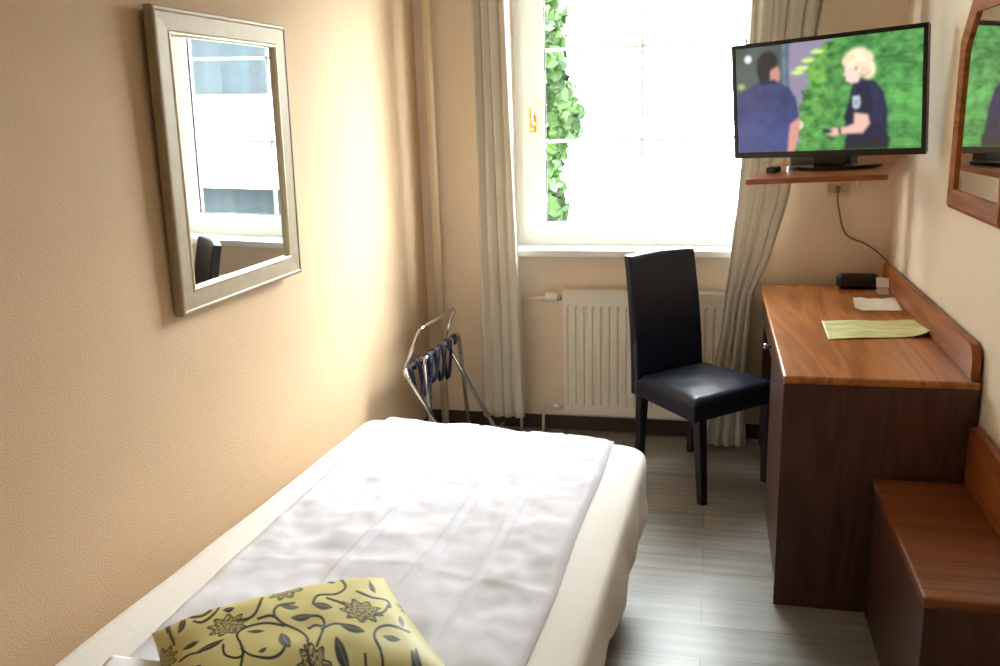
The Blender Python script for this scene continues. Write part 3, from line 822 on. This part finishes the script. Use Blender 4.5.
# ------------------------------------------------------------------ low luggage bench beside the desk
bn = thing('luggage_bench', 'low cherry-brown wooden luggage bench in front of the desk', 'bench', (0.62, 2.28, 0))
KX0, KX1, KY0, KY1, KZ = 0.482, 0.748, 1.95, 2.622, 0.45
obj('bench_top', box((KX0, KY0, KZ-0.028), (KX1, KY1, KZ), 0.006, 3), M['wood_bench_shaded'], bn)
obj('side_panel', box((KX0+0.006, KY0+0.022, 0), (KX0+0.026, KY1-0.022, KZ-0.028), 0.002), M['wood_side_shaded'], bn)
obj('end_panel', box((KX0+0.004, KY0+0.002, 0), (KX1-0.004, KY0+0.021, KZ-0.028), 0.002), M['wood_side_shaded'], bn)
obj('end_panel', box((KX0+0.004, KY1-0.021, 0), (KX1-0.004, KY1-0.002, KZ-0.028), 0.002), M['wood_side_shaded'], bn)
pts = [(KY0, KZ+0.0005), (KY0, 0.632)] + [(KY1-0.03+0.03*math.sin(a), 0.602+0.03*math.cos(a)) for a in [math.pi/2*k/6 for k in range(7)]] + [(KY1, KZ+0.0005)]
bm = add_prism(bmesh.new(), [(0.726, y, z) for y, z in pts], (0.021, 0, 0)); bmesh.ops.bevel(bm, geom=bm.edges[:], offset=0.002, segments=2, affect='EDGES')
obj('backboard', bm, M['wood_edge'], bn)

# ------------------------------------------------------------------ things on the desk
def paper(name, Q, m, curl, label, cat):
    def f(u, v):
        p = bilerp(Q, u, v); e = curl(u, v)
        return (p.x, p.y, DZ+0.0018+e)
    bm = bmesh.new(); add_grid(bm, f, 40, 20)
    o = obj(name, bm, m, smooth=True, loc=(sum(q[0] for q in Q)/4, sum(q[1] for q in Q)/4, DZ)); solidify(o, 0.0008)
    return tag(o, label, cat)
def sheet_mat():
    m, nt, b = new_mat('yellow_green_print')
    N = nt.nodes.new; L = nt.links.new
    tc = N('ShaderNodeTexCoord'); mp = N('ShaderNodeMapping'); mp.inputs['Scale'].default_value = (9, 26, 1)
    L(tc.outputs['Object'], mp.inputs['Vector'])
    n = N('ShaderNodeTexNoise'); n.inputs['Scale'].default_value = 1.0; n.inputs['Detail'].default_value = 2; L(mp.outputs['Vector'], n.inputs['Vector'])
    r = N('ShaderNodeValToRGB'); e = r.color_ramp.elements
    e[0].position = 0.35; e[0].color = (*lin((204, 210, 138)), 1); e[1].position = 0.62; e[1].color = (*lin((238, 238, 186)), 1)
    L(n.outputs['Fac'], r.inputs['Fac']); L(r.outputs['Color'], b.inputs['Base Color']); b.inputs['Roughness'].default_value = 0.45
    return m
paper('information_sheet', [(0.393, 3.078), (0.722, 3.150), (0.726, 3.385), (0.400, 3.350)], sheet_mat(),
      lambda u, v: 0.018*max(0, u-0.8)**2/0.04*(1-v) + 0.003*math.sin(u*5)**2 + 0.006*max(0, v-0.8)*u, 'yellow-green information sheet lying on the desk top', 'sheet')
paper('leaflet', [(0.540, 3.540), (0.712, 3.552), (0.728, 3.765), (0.562, 3.752)], M['paperw'],
      lambda u, v: 0.012*abs(u-0.5)*v + 0.004*math.sin(u*9)**2*v + 0.010*max(0, 0.15-u)/0.15*(1-v), 'cream leaflet on the desk behind the yellow-green sheet', 'leaflet')
bm = box((0.530, 3.965, DZ+0.001), (0.695, 4.035, DZ+0.062), 0.018, 4)
bx = thing('storage_case', 'oblong black case at the back of the desk', 'case', (0.61, 4.0, DZ))
auto_smooth(obj('body', bm, M['plastic'], bx), 50)
obj('lid_rim', box((0.528, 3.963, DZ+0.040), (0.697, 4.037, DZ+0.0435), 0.001), M['rubber'], bx)
cb = thing('card_stand', 'small white card on clear stand beside the black case', 'card', (0.70, 3.9, DZ))
obj('card', add_prism(bmesh.new(), [(0.672, 3.90, DZ+0.026), (0.719, 3.885, DZ+0.026), (0.719, 3.90, DZ+0.062), (0.672, 3.915, DZ+0.062)], (0.002, 0.004, 0)), M['cardw'], cb)
bm = bmesh.new(); add_prism(bm, [(0.676, 3.872, DZ+0.0005), (0.718, 3.858, DZ+0.0005), (0.718, 3.894, DZ+0.026), (0.676, 3.908, DZ+0.026)], (0.002, 0.006, 0.0)); add_box(bm, (0.67, 3.86, DZ+0.0002), (0.72, 3.92, DZ+0.003))
obj('stand', bm, mat('stand_acrylic', (196, 180, 164), rough=0.2), cb)

# ------------------------------------------------------------------ television on its corner shelf
TC = Vector((0.37988, 3.53671, 1.54693)); yaw, tilt, roll = 0.54621, 0.06168, 0.03502
X = Vector((math.cos(yaw), -math.sin(yaw), 0)); Nn = Vector((-math.sin(yaw), -math.cos(yaw), 0)); U = Vector((0, 0, 1))
N2 = Nn*math.cos(tilt)-U*math.sin(tilt); U2 = U*math.cos(tilt)+Nn*math.sin(tilt)
X3 = X*math.cos(roll)+U2*math.sin(roll); U3 = -X*math.sin(roll)+U2*math.cos(roll)
TM = Matrix(((X3.x, U3.x, N2.x, TC.x), (X3.y, U3.y, N2.y, TC.y), (X3.z, U3.z, N2.z, TC.z), (0, 0, 0, 1)))   # local: x right, y up, z out of screen
def tvbm(bm): bm.transform(TM); return bm
OFF = 0.262      # shelf plane below the screen centre
tv = thing('television', 'flat-screen television showing two people in dark uniforms by a hedge', 'television', TM @ Vector((0, -OFF, -0.06)))
bm = bmesh.new()
w2, h2 = 0.365, 0.215
fr_ = add_frame(bm, (-w2, -h2, w2, h2), (0.015, 0.022, 0.015, 0.015), 1, -0.012, 0.0)
for v in bm.verts: v.co = Vector((v.co.x, v.co.z, v.co.y))
obj('bezel', tvbm(bm), M['tvblack'], tv)
bm = bmesh.new(); add_box(bm, (-w2+0.002, -h2+0.002, -0.034), (w2-0.002, h2-0.002, -0.0125), 0.006); add_box(bm, (-0.24, -0.17, -0.062), (0.24, 0.10, -0.030), 0.012)
obj('rear_housing', tvbm(bm), M['tvblack'], tv)
bm = bmesh.new(); add_box(bm, (-0.055, -OFF+0.012, -0.075), (0.055, -h2+0.03, -0.036), 0.005)
obj('neck', tvbm(bm), M['tvblack'], tv)
bm = bmesh.new()
ptsb = [(0.18*math.cos(a)+0.005, -OFF+0.001, -0.075+0.115*math.sin(a)*(1.0 if math.sin(a) > 0 else 0.75)) for a in [2*math.pi*k/40 for k in range(40)]]
add_prism(bm, ptsb, (0, 0.012, 0))
obj('foot', tvbm(bm), mat('tv_foot_gloss', (16, 18, 20), rough=0.12), tv)

# the picture on the screen
NX, NY = 230, 130
sx, sy = w2-0.0155, h2-0.0155
def screen_picture():
    uu, vv = np.meshgrid(np.linspace(0, 1, NX+1), np.linspace(0, 1, NY+1), indexing='ij')
    u = uu.ravel(); v = vv.ravel()                     # v from the top
    rng = np.random.default_rng(5)
    def nz(fx, fy, s):
        gx, gy = int(fx)+3, int(fy)+3; G = np.random.default_rng(s).random((gx, gy))
        a, b = u*fx, v*fy; i, j = a.astype(int), b.astype(int); p, q = a-i, b-j
        p = p*p*(3-2*p); q = q*q*(3-2*q)
        return (G[i, j]*(1-p)+G[i+1, j]*p)*(1-q) + (G[i, j+1]*(1-p)+G[i+1, j+1]*p)*q
    L = lambda c: np.array(lin(c))
    C = np.tile(L((92, 104, 100)), (len(u), 1))
    def blend(mask, col):
        nonlocal C
        m = np.clip(mask, 0, 1)[:, None]; C = C*(1-m)+np.asarray(col)*m
    def ell(cx, cy, rx, ry, soft=0.15): return (1-np.hypot((u-cx)/rx, (v-cy)/ry))/soft
    def poly(P, soft=0.006):
        P = np.array(P, float); ins = np.zeros(len(u), bool); dmin = np.full(len(u), 9.0)
        for (x1, y1), (x2, y2) in zip(P, np.roll(P, -1, 0)):
            c = ((y1 > v) != (y2 > v)) & (u < (x2-x1)*(v-y1)/(y2-y1+1e-12)+x1); ins ^= c
            dx, dy = x2-x1, (y2-y1)*0.58; t = np.clip(((u-x1)*dx+(v-y1)*0.58*dy)/(dx*dx+dy*dy+1e-12), 0, 1)
            dmin = np.minimum(dmin, np.hypot(u-x1-t*dx, (v-y1)*0.58-t*dy))
        return np.clip(0.5+np.where(ins, dmin, -dmin)/soft*0.5, 0, 1)
    # dark doorway left, post, lilac brick wall
    blend(np.ones(len(u))*(u < 0.29), L((78, 92, 88))); blend((0.5-nz(8, 8, 3))*2*(u < 0.27), L((58, 70, 62)))
    blend(ell(0.025, 0.52, 0.035, 0.06, 0.6), L((150, 190, 90))); blend(ell(0.03, 0.36, 0.03, 0.04, 0.6), L((160, 180, 110)))
    blend(ell(0.075, 0.105, 0.026, 0.045, 0.4), L((232, 238, 240)))
    blend(((u > 0.31)*(u < 0.62)).astype(float), L((150, 140, 164)))
    bricks = ((v*34) % 1 < 0.18)*(u > 0.31)*0.35; blend(bricks, L((128, 118, 142)))
    blend(poly([(0.275, -0.02), (0.315, -0.02), (0.315, 1), (0.275, 1)]), L((112, 134, 156))); blend(poly([(0.297, -0.02), (0.304, -0.02), (0.304, 1), (0.297, 1)]), L((70, 84, 98)))
    # hedge
    n1 = nz(26, 20, 1); n2 = nz(60, 44, 2); n3 = nz(9, 7, 8)
    edge = np.interp(v, [-0.02, 0.05, 0.15, 0.25, 0.35, 0.5, 0.62, 0.75, 1.0], [0.56, 0.50, 0.46, 0.42, 0.405, 0.40, 0.37, 0.36, 0.35]) + 0.05*(n1-0.5)+0.02*(n2-0.5)
    hm = np.clip((u-edge)/0.008, 0, 1)
    t = np.clip(0.62*n1+0.45*n2-0.05+0.35*(n3-0.5), 0, 1)[:, None]
    hed = L((22, 84, 38))*(1-t)**1.4 + L((104, 186, 96))*t
    lite = np.clip((0.62-u)/0.22, 0, 1)[:, None]*np.clip(1.1-v, 0, 1)[:, None]
    hed = hed*(1-0.6*lite*t) + L((176, 236, 84))*0.6*lite*t
    m = hm[:, None]; C = C*(1-m)+hed*m
    streak = np.clip(nz(14, 60, 9)-0.62, 0, 1)*3*np.clip((u-0.78)/0.1, 0, 1); blend(streak*0.5, L((120, 196, 96)))
    for cx, cy, r in ((0.36, 0.27, 0.03), (0.385, 0.235, 0.03), (0.42, 0.17, 0.03), (0.47, 0.10, 0.03)): blend(ell(cx, cy, r*1.5, r*0.9, 0.5), L((206, 240, 130)))
    blend(ell(0.372, 0.755, 0.022, 0.045, 0.3), L((226, 232, 214)))
    v = v + 0.018; u0 = u.copy(); u = u0 - 0.008*(v > 0.5)
    # man from behind
    blend(poly([(0.205, 0.22), (0.25, 0.22), (0.262, 0.27), (0.258, 0.33), (0.245, 0.40), (0.20, 0.40)]), L((196, 140, 128)))
    blend(poly([(0.300, 0.66), (0.352, 0.64), (0.368, 0.76), (0.35, 0.90), (0.33, 1.02), (0.29, 1.02)]), L((214, 152, 138)))
    sh_ = poly([(-0.01, 0.47), (0.03, 0.44), (0.10, 0.385), (0.14, 0.34), (0.235, 0.345), (0.27, 0.38), (0.315, 0.42), (0.34, 0.50), (0.362, 0.70), (0.31, 0.76), (0.30, 0.85), (0.29, 1.02), (-0.01, 1.02)])
    g = np.clip(0.25+0.9*v-0.75*np.abs(u-0.12)+0.3*(nz(7, 6, 12)-0.5), 0, 1)[:, None]
    m = sh_[:, None]; C = C*(1-m) + m*(L((34, 37, 62))*(1-g)+L((64, 78, 138))*g)
    blend(poly([(0.145, 0.335), (0.235, 0.335), (0.24, 0.37), (0.14, 0.375)]), L((26, 26, 48)))
    blend(poly([(0.125, 0.21), (0.13, 0.13), (0.165, 0.075), (0.205, 0.065), (0.24, 0.10), (0.252, 0.18), (0.235, 0.22), (0.215, 0.24), (0.205, 0.30), (0.20, 0.345), (0.145, 0.345), (0.13, 0.29)], 0.008), L((26, 26, 40)))
    blend(ell(0.212, 0.275, 0.010, 0.03, 0.4), L((206, 146, 132)))
    u = u0 - 0.020
    # woman in profile
    blend(poly([(0.59, 1.02), (0.60, 0.90), (0.80, 0.86), (0.83, 0.93), (0.82, 1.02)]), L((22, 26, 40)))
    blend(poly([(0.655, 0.40), (0.70, 0.385), (0.75, 0.42), (0.795, 0.52), (0.815, 0.66), (0.815, 0.92), (0.61, 0.93), (0.60, 0.78), (0.59, 0.72), (0.615, 0.60), (0.63, 0.46)]), L((26, 29, 64)))
    blend(poly([(0.72, 0.42), (0.76, 0.46), (0.79, 0.60), (0.79, 0.80), (0.745, 0.80), (0.74, 0.60)]), L((36, 40, 86)))
    blend(poly([(0.648, 0.69), (0.715, 0.71), (0.725, 0.79), (0.69, 0.87), (0.60, 0.87), (0.535, 0.885), (0.505, 0.87), (0.50, 0.84), (0.54, 0.815), (0.60, 0.815), (0.645, 0.785)]), L((236, 190, 178)))
    blend(poly([(0.475, 0.815), (0.51, 0.82), (0.535, 0.845), (0.515, 0.865), (0.48, 0.855)]), L((34, 34, 46)))
    blend(poly([(0.565, 0.875), (0.58, 0.875), (0.575, 0.815), (0.56, 0.815)]), L((40, 40, 50)))
    blend(poly([(0.638, 0.545), (0.672, 0.54), (0.676, 0.60), (0.672, 0.64), (0.655, 0.655), (0.64, 0.635)]), L((206, 210, 222)))
    blend(poly([(0.647, 0.57), (0.665, 0.567), (0.665, 0.62), (0.655, 0.63), (0.648, 0.615)]), L((150, 160, 186)))
    blend(poly([(0.60, 0.28), (0.665, 0.25), (0.68, 0.36), (0.665, 0.42), (0.63, 0.425), (0.605, 0.405), (0.60, 0.36), (0.588, 0.345), (0.598, 0.315)]), L((246, 214, 200)))
    hr = np.maximum.reduce([ell(0.665, 0.235, 0.088, 0.125, 0.25), ell(0.61, 0.23, 0.035, 0.06, 0.4), ell(0.715, 0.315, 0.045, 0.10, 0.35)])
    hr = np.clip(hr, 0, 1)*(1-np.clip(ell(0.628, 0.345, 0.035, 0.075, 0.5), 0, 1))
    hn = np.clip(0.65*n1+0.35*n2+0.15, 0, 1)[:, None]; hc = L((232, 198, 146))*(1-hn) + L((255, 246, 218))*hn
    m = hr[:, None]; C = C*(1-m)+hc*m
    blend(np.clip(ell(0.70, 0.34, 0.045, 0.08, 0.6), 0, 1)*np.clip(n2*1.6-0.5, 0, 1)*0.7, L((168, 116, 76)))
    blend(ell(0.655, 0.30, 0.010, 0.02, 0.5), L((150, 100, 84)))
    # cloth folds, then the softness of a broadcast picture
    f = 0.72 + 0.56*nz(16, 10, 21)*0.6 + 0.3*(nz(40, 18, 22)-0.5)
    blue = (C[:, 2] > C[:, 1]*1.25)*(C[:, 2] > C[:, 0]*1.3)
    C = np.where(blue[:, None], C*f[:, None], C)
    G = C.reshape(NX+1, NY+1, 3)
    for _ in range(2):
        for ax in (0, 1):
            Pd = np.pad(G, [(1, 1) if k == ax else (0, 0) for k in range(3)], mode='edge')
            G = (np.take(Pd, range(0, G.shape[ax]), ax) + 2*G + np.take(Pd, range(2, G.shape[ax]+2), ax))/4
    return np.clip(G.reshape(-1, 3)*0.97+0.012, 0, 1)
bm = bmesh.new()
add_grid(bm, lambda a, b: (-sx+2*sx*a, sy-(2*sy-0.007)*b, -0.0035), NX, NY)
sc_ = obj('screen', tvbm(bm), M['screen'], tv, normals=False)
set_print(sc_, screen_picture())
sc_['label'] = 'lit screen with two uniformed people and a green hedge'

# shelf (slightly tilted, like the set on it)
def shelf_plane(x, y, off=0.0):
    o_ = TC - U3*(OFF+off); return o_.z - (U3.x*(x-o_.x)+U3.y*(y-o_.y))/U3.z
SP = [(0.115, 3.405), (0.574, 3.262), (0.748, 3.90), (0.752, 4.115), (0.43, 4.115), (0.43, 3.92), (0.262, 3.92)]; ns = len(SP)
bm = bmesh.new()
a = [bm.verts.new((x, y, shelf_plane(x, y, 0.001))) for x, y in SP]; b = [bm.verts.new((x, y, shelf_plane(x, y, 0.020))) for x, y in SP]
bm.faces.new(a); bm.faces.new(b[::-1])
for k in range(ns): bm.faces.new((a[k], b[k], b[(k+1) % ns], a[(k+1) % ns]))
bmesh.ops.recalc_face_normals(bm, faces=bm.faces); bmesh.ops.bevel(bm, geom=bm.edges[:], offset=0.003, segments=2, affect='EDGES')
ts = thing('corner_shelf', 'brown wooden corner shelf carrying the television', 'shelf', (0.55, 3.95, 1.22))
obj('board', bm, M['wood_shelf'], ts)
zb = shelf_plane(0.5, 4.1, 0.021)
bm = bmesh.new(); add_prism(bm, [(0.60, 4.118, zb-0.12), (0.60, 4.118, shelf_plane(0.6, 4.118, 0.021)), (0.60, 3.86, shelf_plane(0.6, 3.86, 0.021)), (0.60, 3.86, shelf_plane(0.6, 3.86, 0.021)-0.012)], (0.006, 0, 0))
obj('bracket', bm, M['white'], ts)
# small black box and lead on the shelf, left of the TV foot
P0 = TM @ Vector((-0.158, -OFF, 0.075))
rb = bmesh.new(); add_box(rb, (-0.178, -OFF+0.0005, 0.052), (-0.138, -OFF+0.022, 0.098), 0.004); tvbm(rb)
o = obj('adapter', rb, M['plastic'], loc=P0); tag(o, 'small black adapter on the shelf beside the television foot', 'adapter')
rb = bmesh.new(); add_box(rb, (-0.22, -OFF+0.0005, -0.235), (0.03, -OFF+0.036, -0.175), 0.003); tvbm(rb)
o = obj('receiver_box', rb, mat('receiver_grey', (60, 56, 52), rough=0.4), loc=TM @ Vector((-0.1, -OFF, -0.2))); tag(o, 'dark grey receiver box on the shelf behind the television foot', 'receiver')

# wall socket and lead
so = thing('wall_socket', 'beige double wall socket under the corner shelf', 'socket', (0.525, YB, 1.165))
obj('plate', box((0.475, YB-0.010, 1.130), (0.578, YB-0.0005, 1.205), 0.004), M['outlet'], so)
for xx in (0.50, 0.553):
    obj('insert', add_lathe(bmesh.new(), [(0, 0.021), (0.003, 0.021), (0.0031, 0.017), (0.0005, 0.016)], (xx, YB-0.010, 1.167), (0, -1, 0), 20), M['outletin'], so)
bm = add_tube(bmesh.new(), smooth_path([(0.523, 4.10, 1.165), (0.523, 4.085, 1.150), (0.526, 4.098, 1.11), (0.538, 4.108, 1.06), (0.553, 4.109, 1.00), (0.575, 4.110, 0.962), (0.610, 4.111, 0.942), (0.650, 4.111, 0.926), (0.70, 4.10, 0.892), (0.730, 4.075, 0.863), (0.738, 4.055, 0.8565)], 6), 0.0034, 8)
add_box(bm, (0.513, 4.083, 1.148), (0.533, 4.1055, 1.178), 0.004)
o = obj('power_cable', bm, M['cable'], smooth=False, loc=(0.523, 4.10, 1.16)); tag(o, 'thin brown cable hanging from the wall socket to the desk corner', 'cable')

# ------------------------------------------------------------------ outside the window
gr = box((-14, YO, -0.6), (16, 30, -0.5)); struct('ground', gr, M['kerb'], 'paving outside the window')
iv = thing('climbing_ivy', 'green climbing ivy seen through the left edge of the window', 'plant', (-0.9, 4.75, -0.5))
bm = bmesh.new(); rnd = random.Random(4)
for k in range(6):
    x = -1.1+0.05*k; pts = [(x+0.03*math.sin(z*3+k), 4.78+0.02*math.cos(z*4+k), z) for z in [-0.5+0.16*i for i in range(22)]]
    add_tube(bm, pts, 0.007, 5)
obj('stem', bm, M['stem'], iv)
bm = bmesh.new()
shape = [(0, -0.5), (0.28, -0.42), (0.5, -0.05), (0.26, 0.05), (0.0, 0.6), (-0.26, 0.05), (-0.5, -0.05), (-0.28, -0.42)]
for k in range(2300):
    z = rnd.uniform(-0.3, 2.95)
    lim = -0.765 + 0.05*math.sin(z*5.1)+0.035*math.sin(z*13+1)
    x = lim - abs(rnd.gauss(0, 0.13)); y = 4.74 + rnd.uniform(-0.10, 0.07)
    s = rnd.uniform(0.045, 0.085)
    nrm = Vector((rnd.uniform(-0.6, 0.8), -1, rnd.uniform(-0.2, 0.9))).normalized(); t = nrm.orthogonal().normalized(); b2 = nrm.cross(t)
    an = rnd.uniform(0, 6.28); t, b2 = t*math.cos(an)+b2*math.sin(an), b2*math.cos(an)-t*math.sin(an)
    vs = [bm.verts.new(Vector((x, y, z)) + (t*p + b2*q + nrm*(0.18*abs(p)))*s) for p, q in shape]
    bm.faces.new(vs)
obj('foliage', bm, M['leaf'], iv, normals=False)
nb = thing('neighbouring_house', 'pale blue-grey house across the yard reflected in the left mirror', 'house', (3.6, 10, -0.5))
bm = bmesh.new(); add_box(bm, (1.35, 9.5, -0.5), (4.7, 11, 2.45)); obj('wall', bm, M['facade'], nb)
bm = bmesh.new(); add_box(bm, (1.30, 9.2, 0.63), (4.75, 9.499, 1.68)); obj('balcony', bm, mat('balcony_white', (250, 250, 248), rough=0.8), nb)
bm = bmesh.new(); add_prism(bm, [(1.25, 9.40, 2.45), (1.25, 11.1, 2.45), (1.25, 11.1, 2.6), (1.25, 9.40, 2.55)], (3.55, 0, 0)); obj('roof', bm, mat('roof_tile', (120, 70, 55), rough=0.9), nb)

# ------------------------------------------------------------------ light
w = bpy.data.worlds.new('overcast_sky'); SC.world = w; w.use_nodes = True
bg = w.node_tree.nodes['Background']; bg.inputs['Color'].default_value = (0.93, 0.975, 1.0, 1); bg.inputs['Strength'].default_value = 24.0
wn = w.node_tree; wt = wn.nodes.new('ShaderNodeTexCoord'); wd = wn.nodes.new('ShaderNodeVectorMath'); wd.operation = 'DOT_PRODUCT'
wd.inputs[1].default_value = Vector((0.82, 0.55, 0.22)).normalized()
wc = wn.nodes.new('ShaderNodeMath'); wc.operation = 'MAXIMUM'; wc.inputs[1].default_value = 0.0
wp = wn.nodes.new('ShaderNodeMath'); wp.operation = 'POWER'; wp.inputs[1].default_value = 9.0
wm_ = wn.nodes.new('ShaderNodeMath'); wm_.operation = 'MULTIPLY_ADD'; wm_.inputs[1].default_value = 40.0; wm_.inputs[2].default_value = 22.0   # haze patch added on the sun's side to brighten the left wall
wn.links.new(wt.outputs['Generated'], wd.inputs[0]); wn.links.new(wd.outputs['Value'], wc.inputs[0]); wn.links.new(wc.outputs[0], wp.inputs[0])
wn.links.new(wp.outputs[0], wm_.inputs[0]); wn.links.new(wm_.outputs[0], bg.inputs['Strength'])
w.cycles.sampling_method = 'MANUAL'; w.cycles.sample_map_resolution = 512
pl = bpy.data.lights.new('window_portal', 'AREA'); pl.shape = 'RECTANGLE'; pl.size = WX1-WX0; pl.size_y = WZ1-WZ0-0.03
pl.cycles.is_portal = True
po = bpy.data.objects.new('window_portal', pl); COL.objects.link(po)
po.location = ((WX0+WX1)/2, 4.39, (WZ0+WZ1)/2); po.rotation_euler = (math.radians(-90), 0, 0)

sl = bpy.data.lights.new('hazy_sun', 'SUN'); sl.energy = 10.0; sl.angle = math.radians(46); sl.color = (1.0, 0.99, 0.98)
so_ = bpy.data.objects.new('hazy_sun', sl); COL.objects.link(so_); so_.location = (3, 8, 5)
so_.rotation_euler = Vector((-0.50, -1.0, -0.62)).to_track_quat('-Z', 'Y').to_euler()

# ------------------------------------------------------------------ camera
cam = bpy.data.cameras.new('camera'); co = bpy.data.objects.new('camera', cam); COL.objects.link(co)
R = ((0.97330746, 0.02624363, -0.2279997), (0.22750304, -0.24125904, 0.94341743), (-0.03024829, -0.97010584, -0.24078972))
mw = Matrix.Identity(4)
for i in range(3):
    mw[i][0] = R[i][0]; mw[i][1] = -R[i][1]; mw[i][2] = -R[i][2]
mw.translation = Vector((0, 0, 1.53))
co.matrix_world = mw
cam.sensor_fit = 'HORIZONTAL'; cam.sensor_width = 36; cam.lens = 891.57/1000*36; cam.clip_start = 0.02
SC.camera = co
vs = SC.view_settings
vs.view_transform = 'Standard'; vs.look = 'None'; vs.gamma = 1; vs.use_curve_mapping = False; vs.exposure = 0.3
SC.cycles.use_denoising = True
SC.cycles.max_bounces = 10; SC.cycles.diffuse_bounces = 6; SC.cycles.transparent_max_bounces = 8
SC.cycles.sample_clamp_indirect = 8
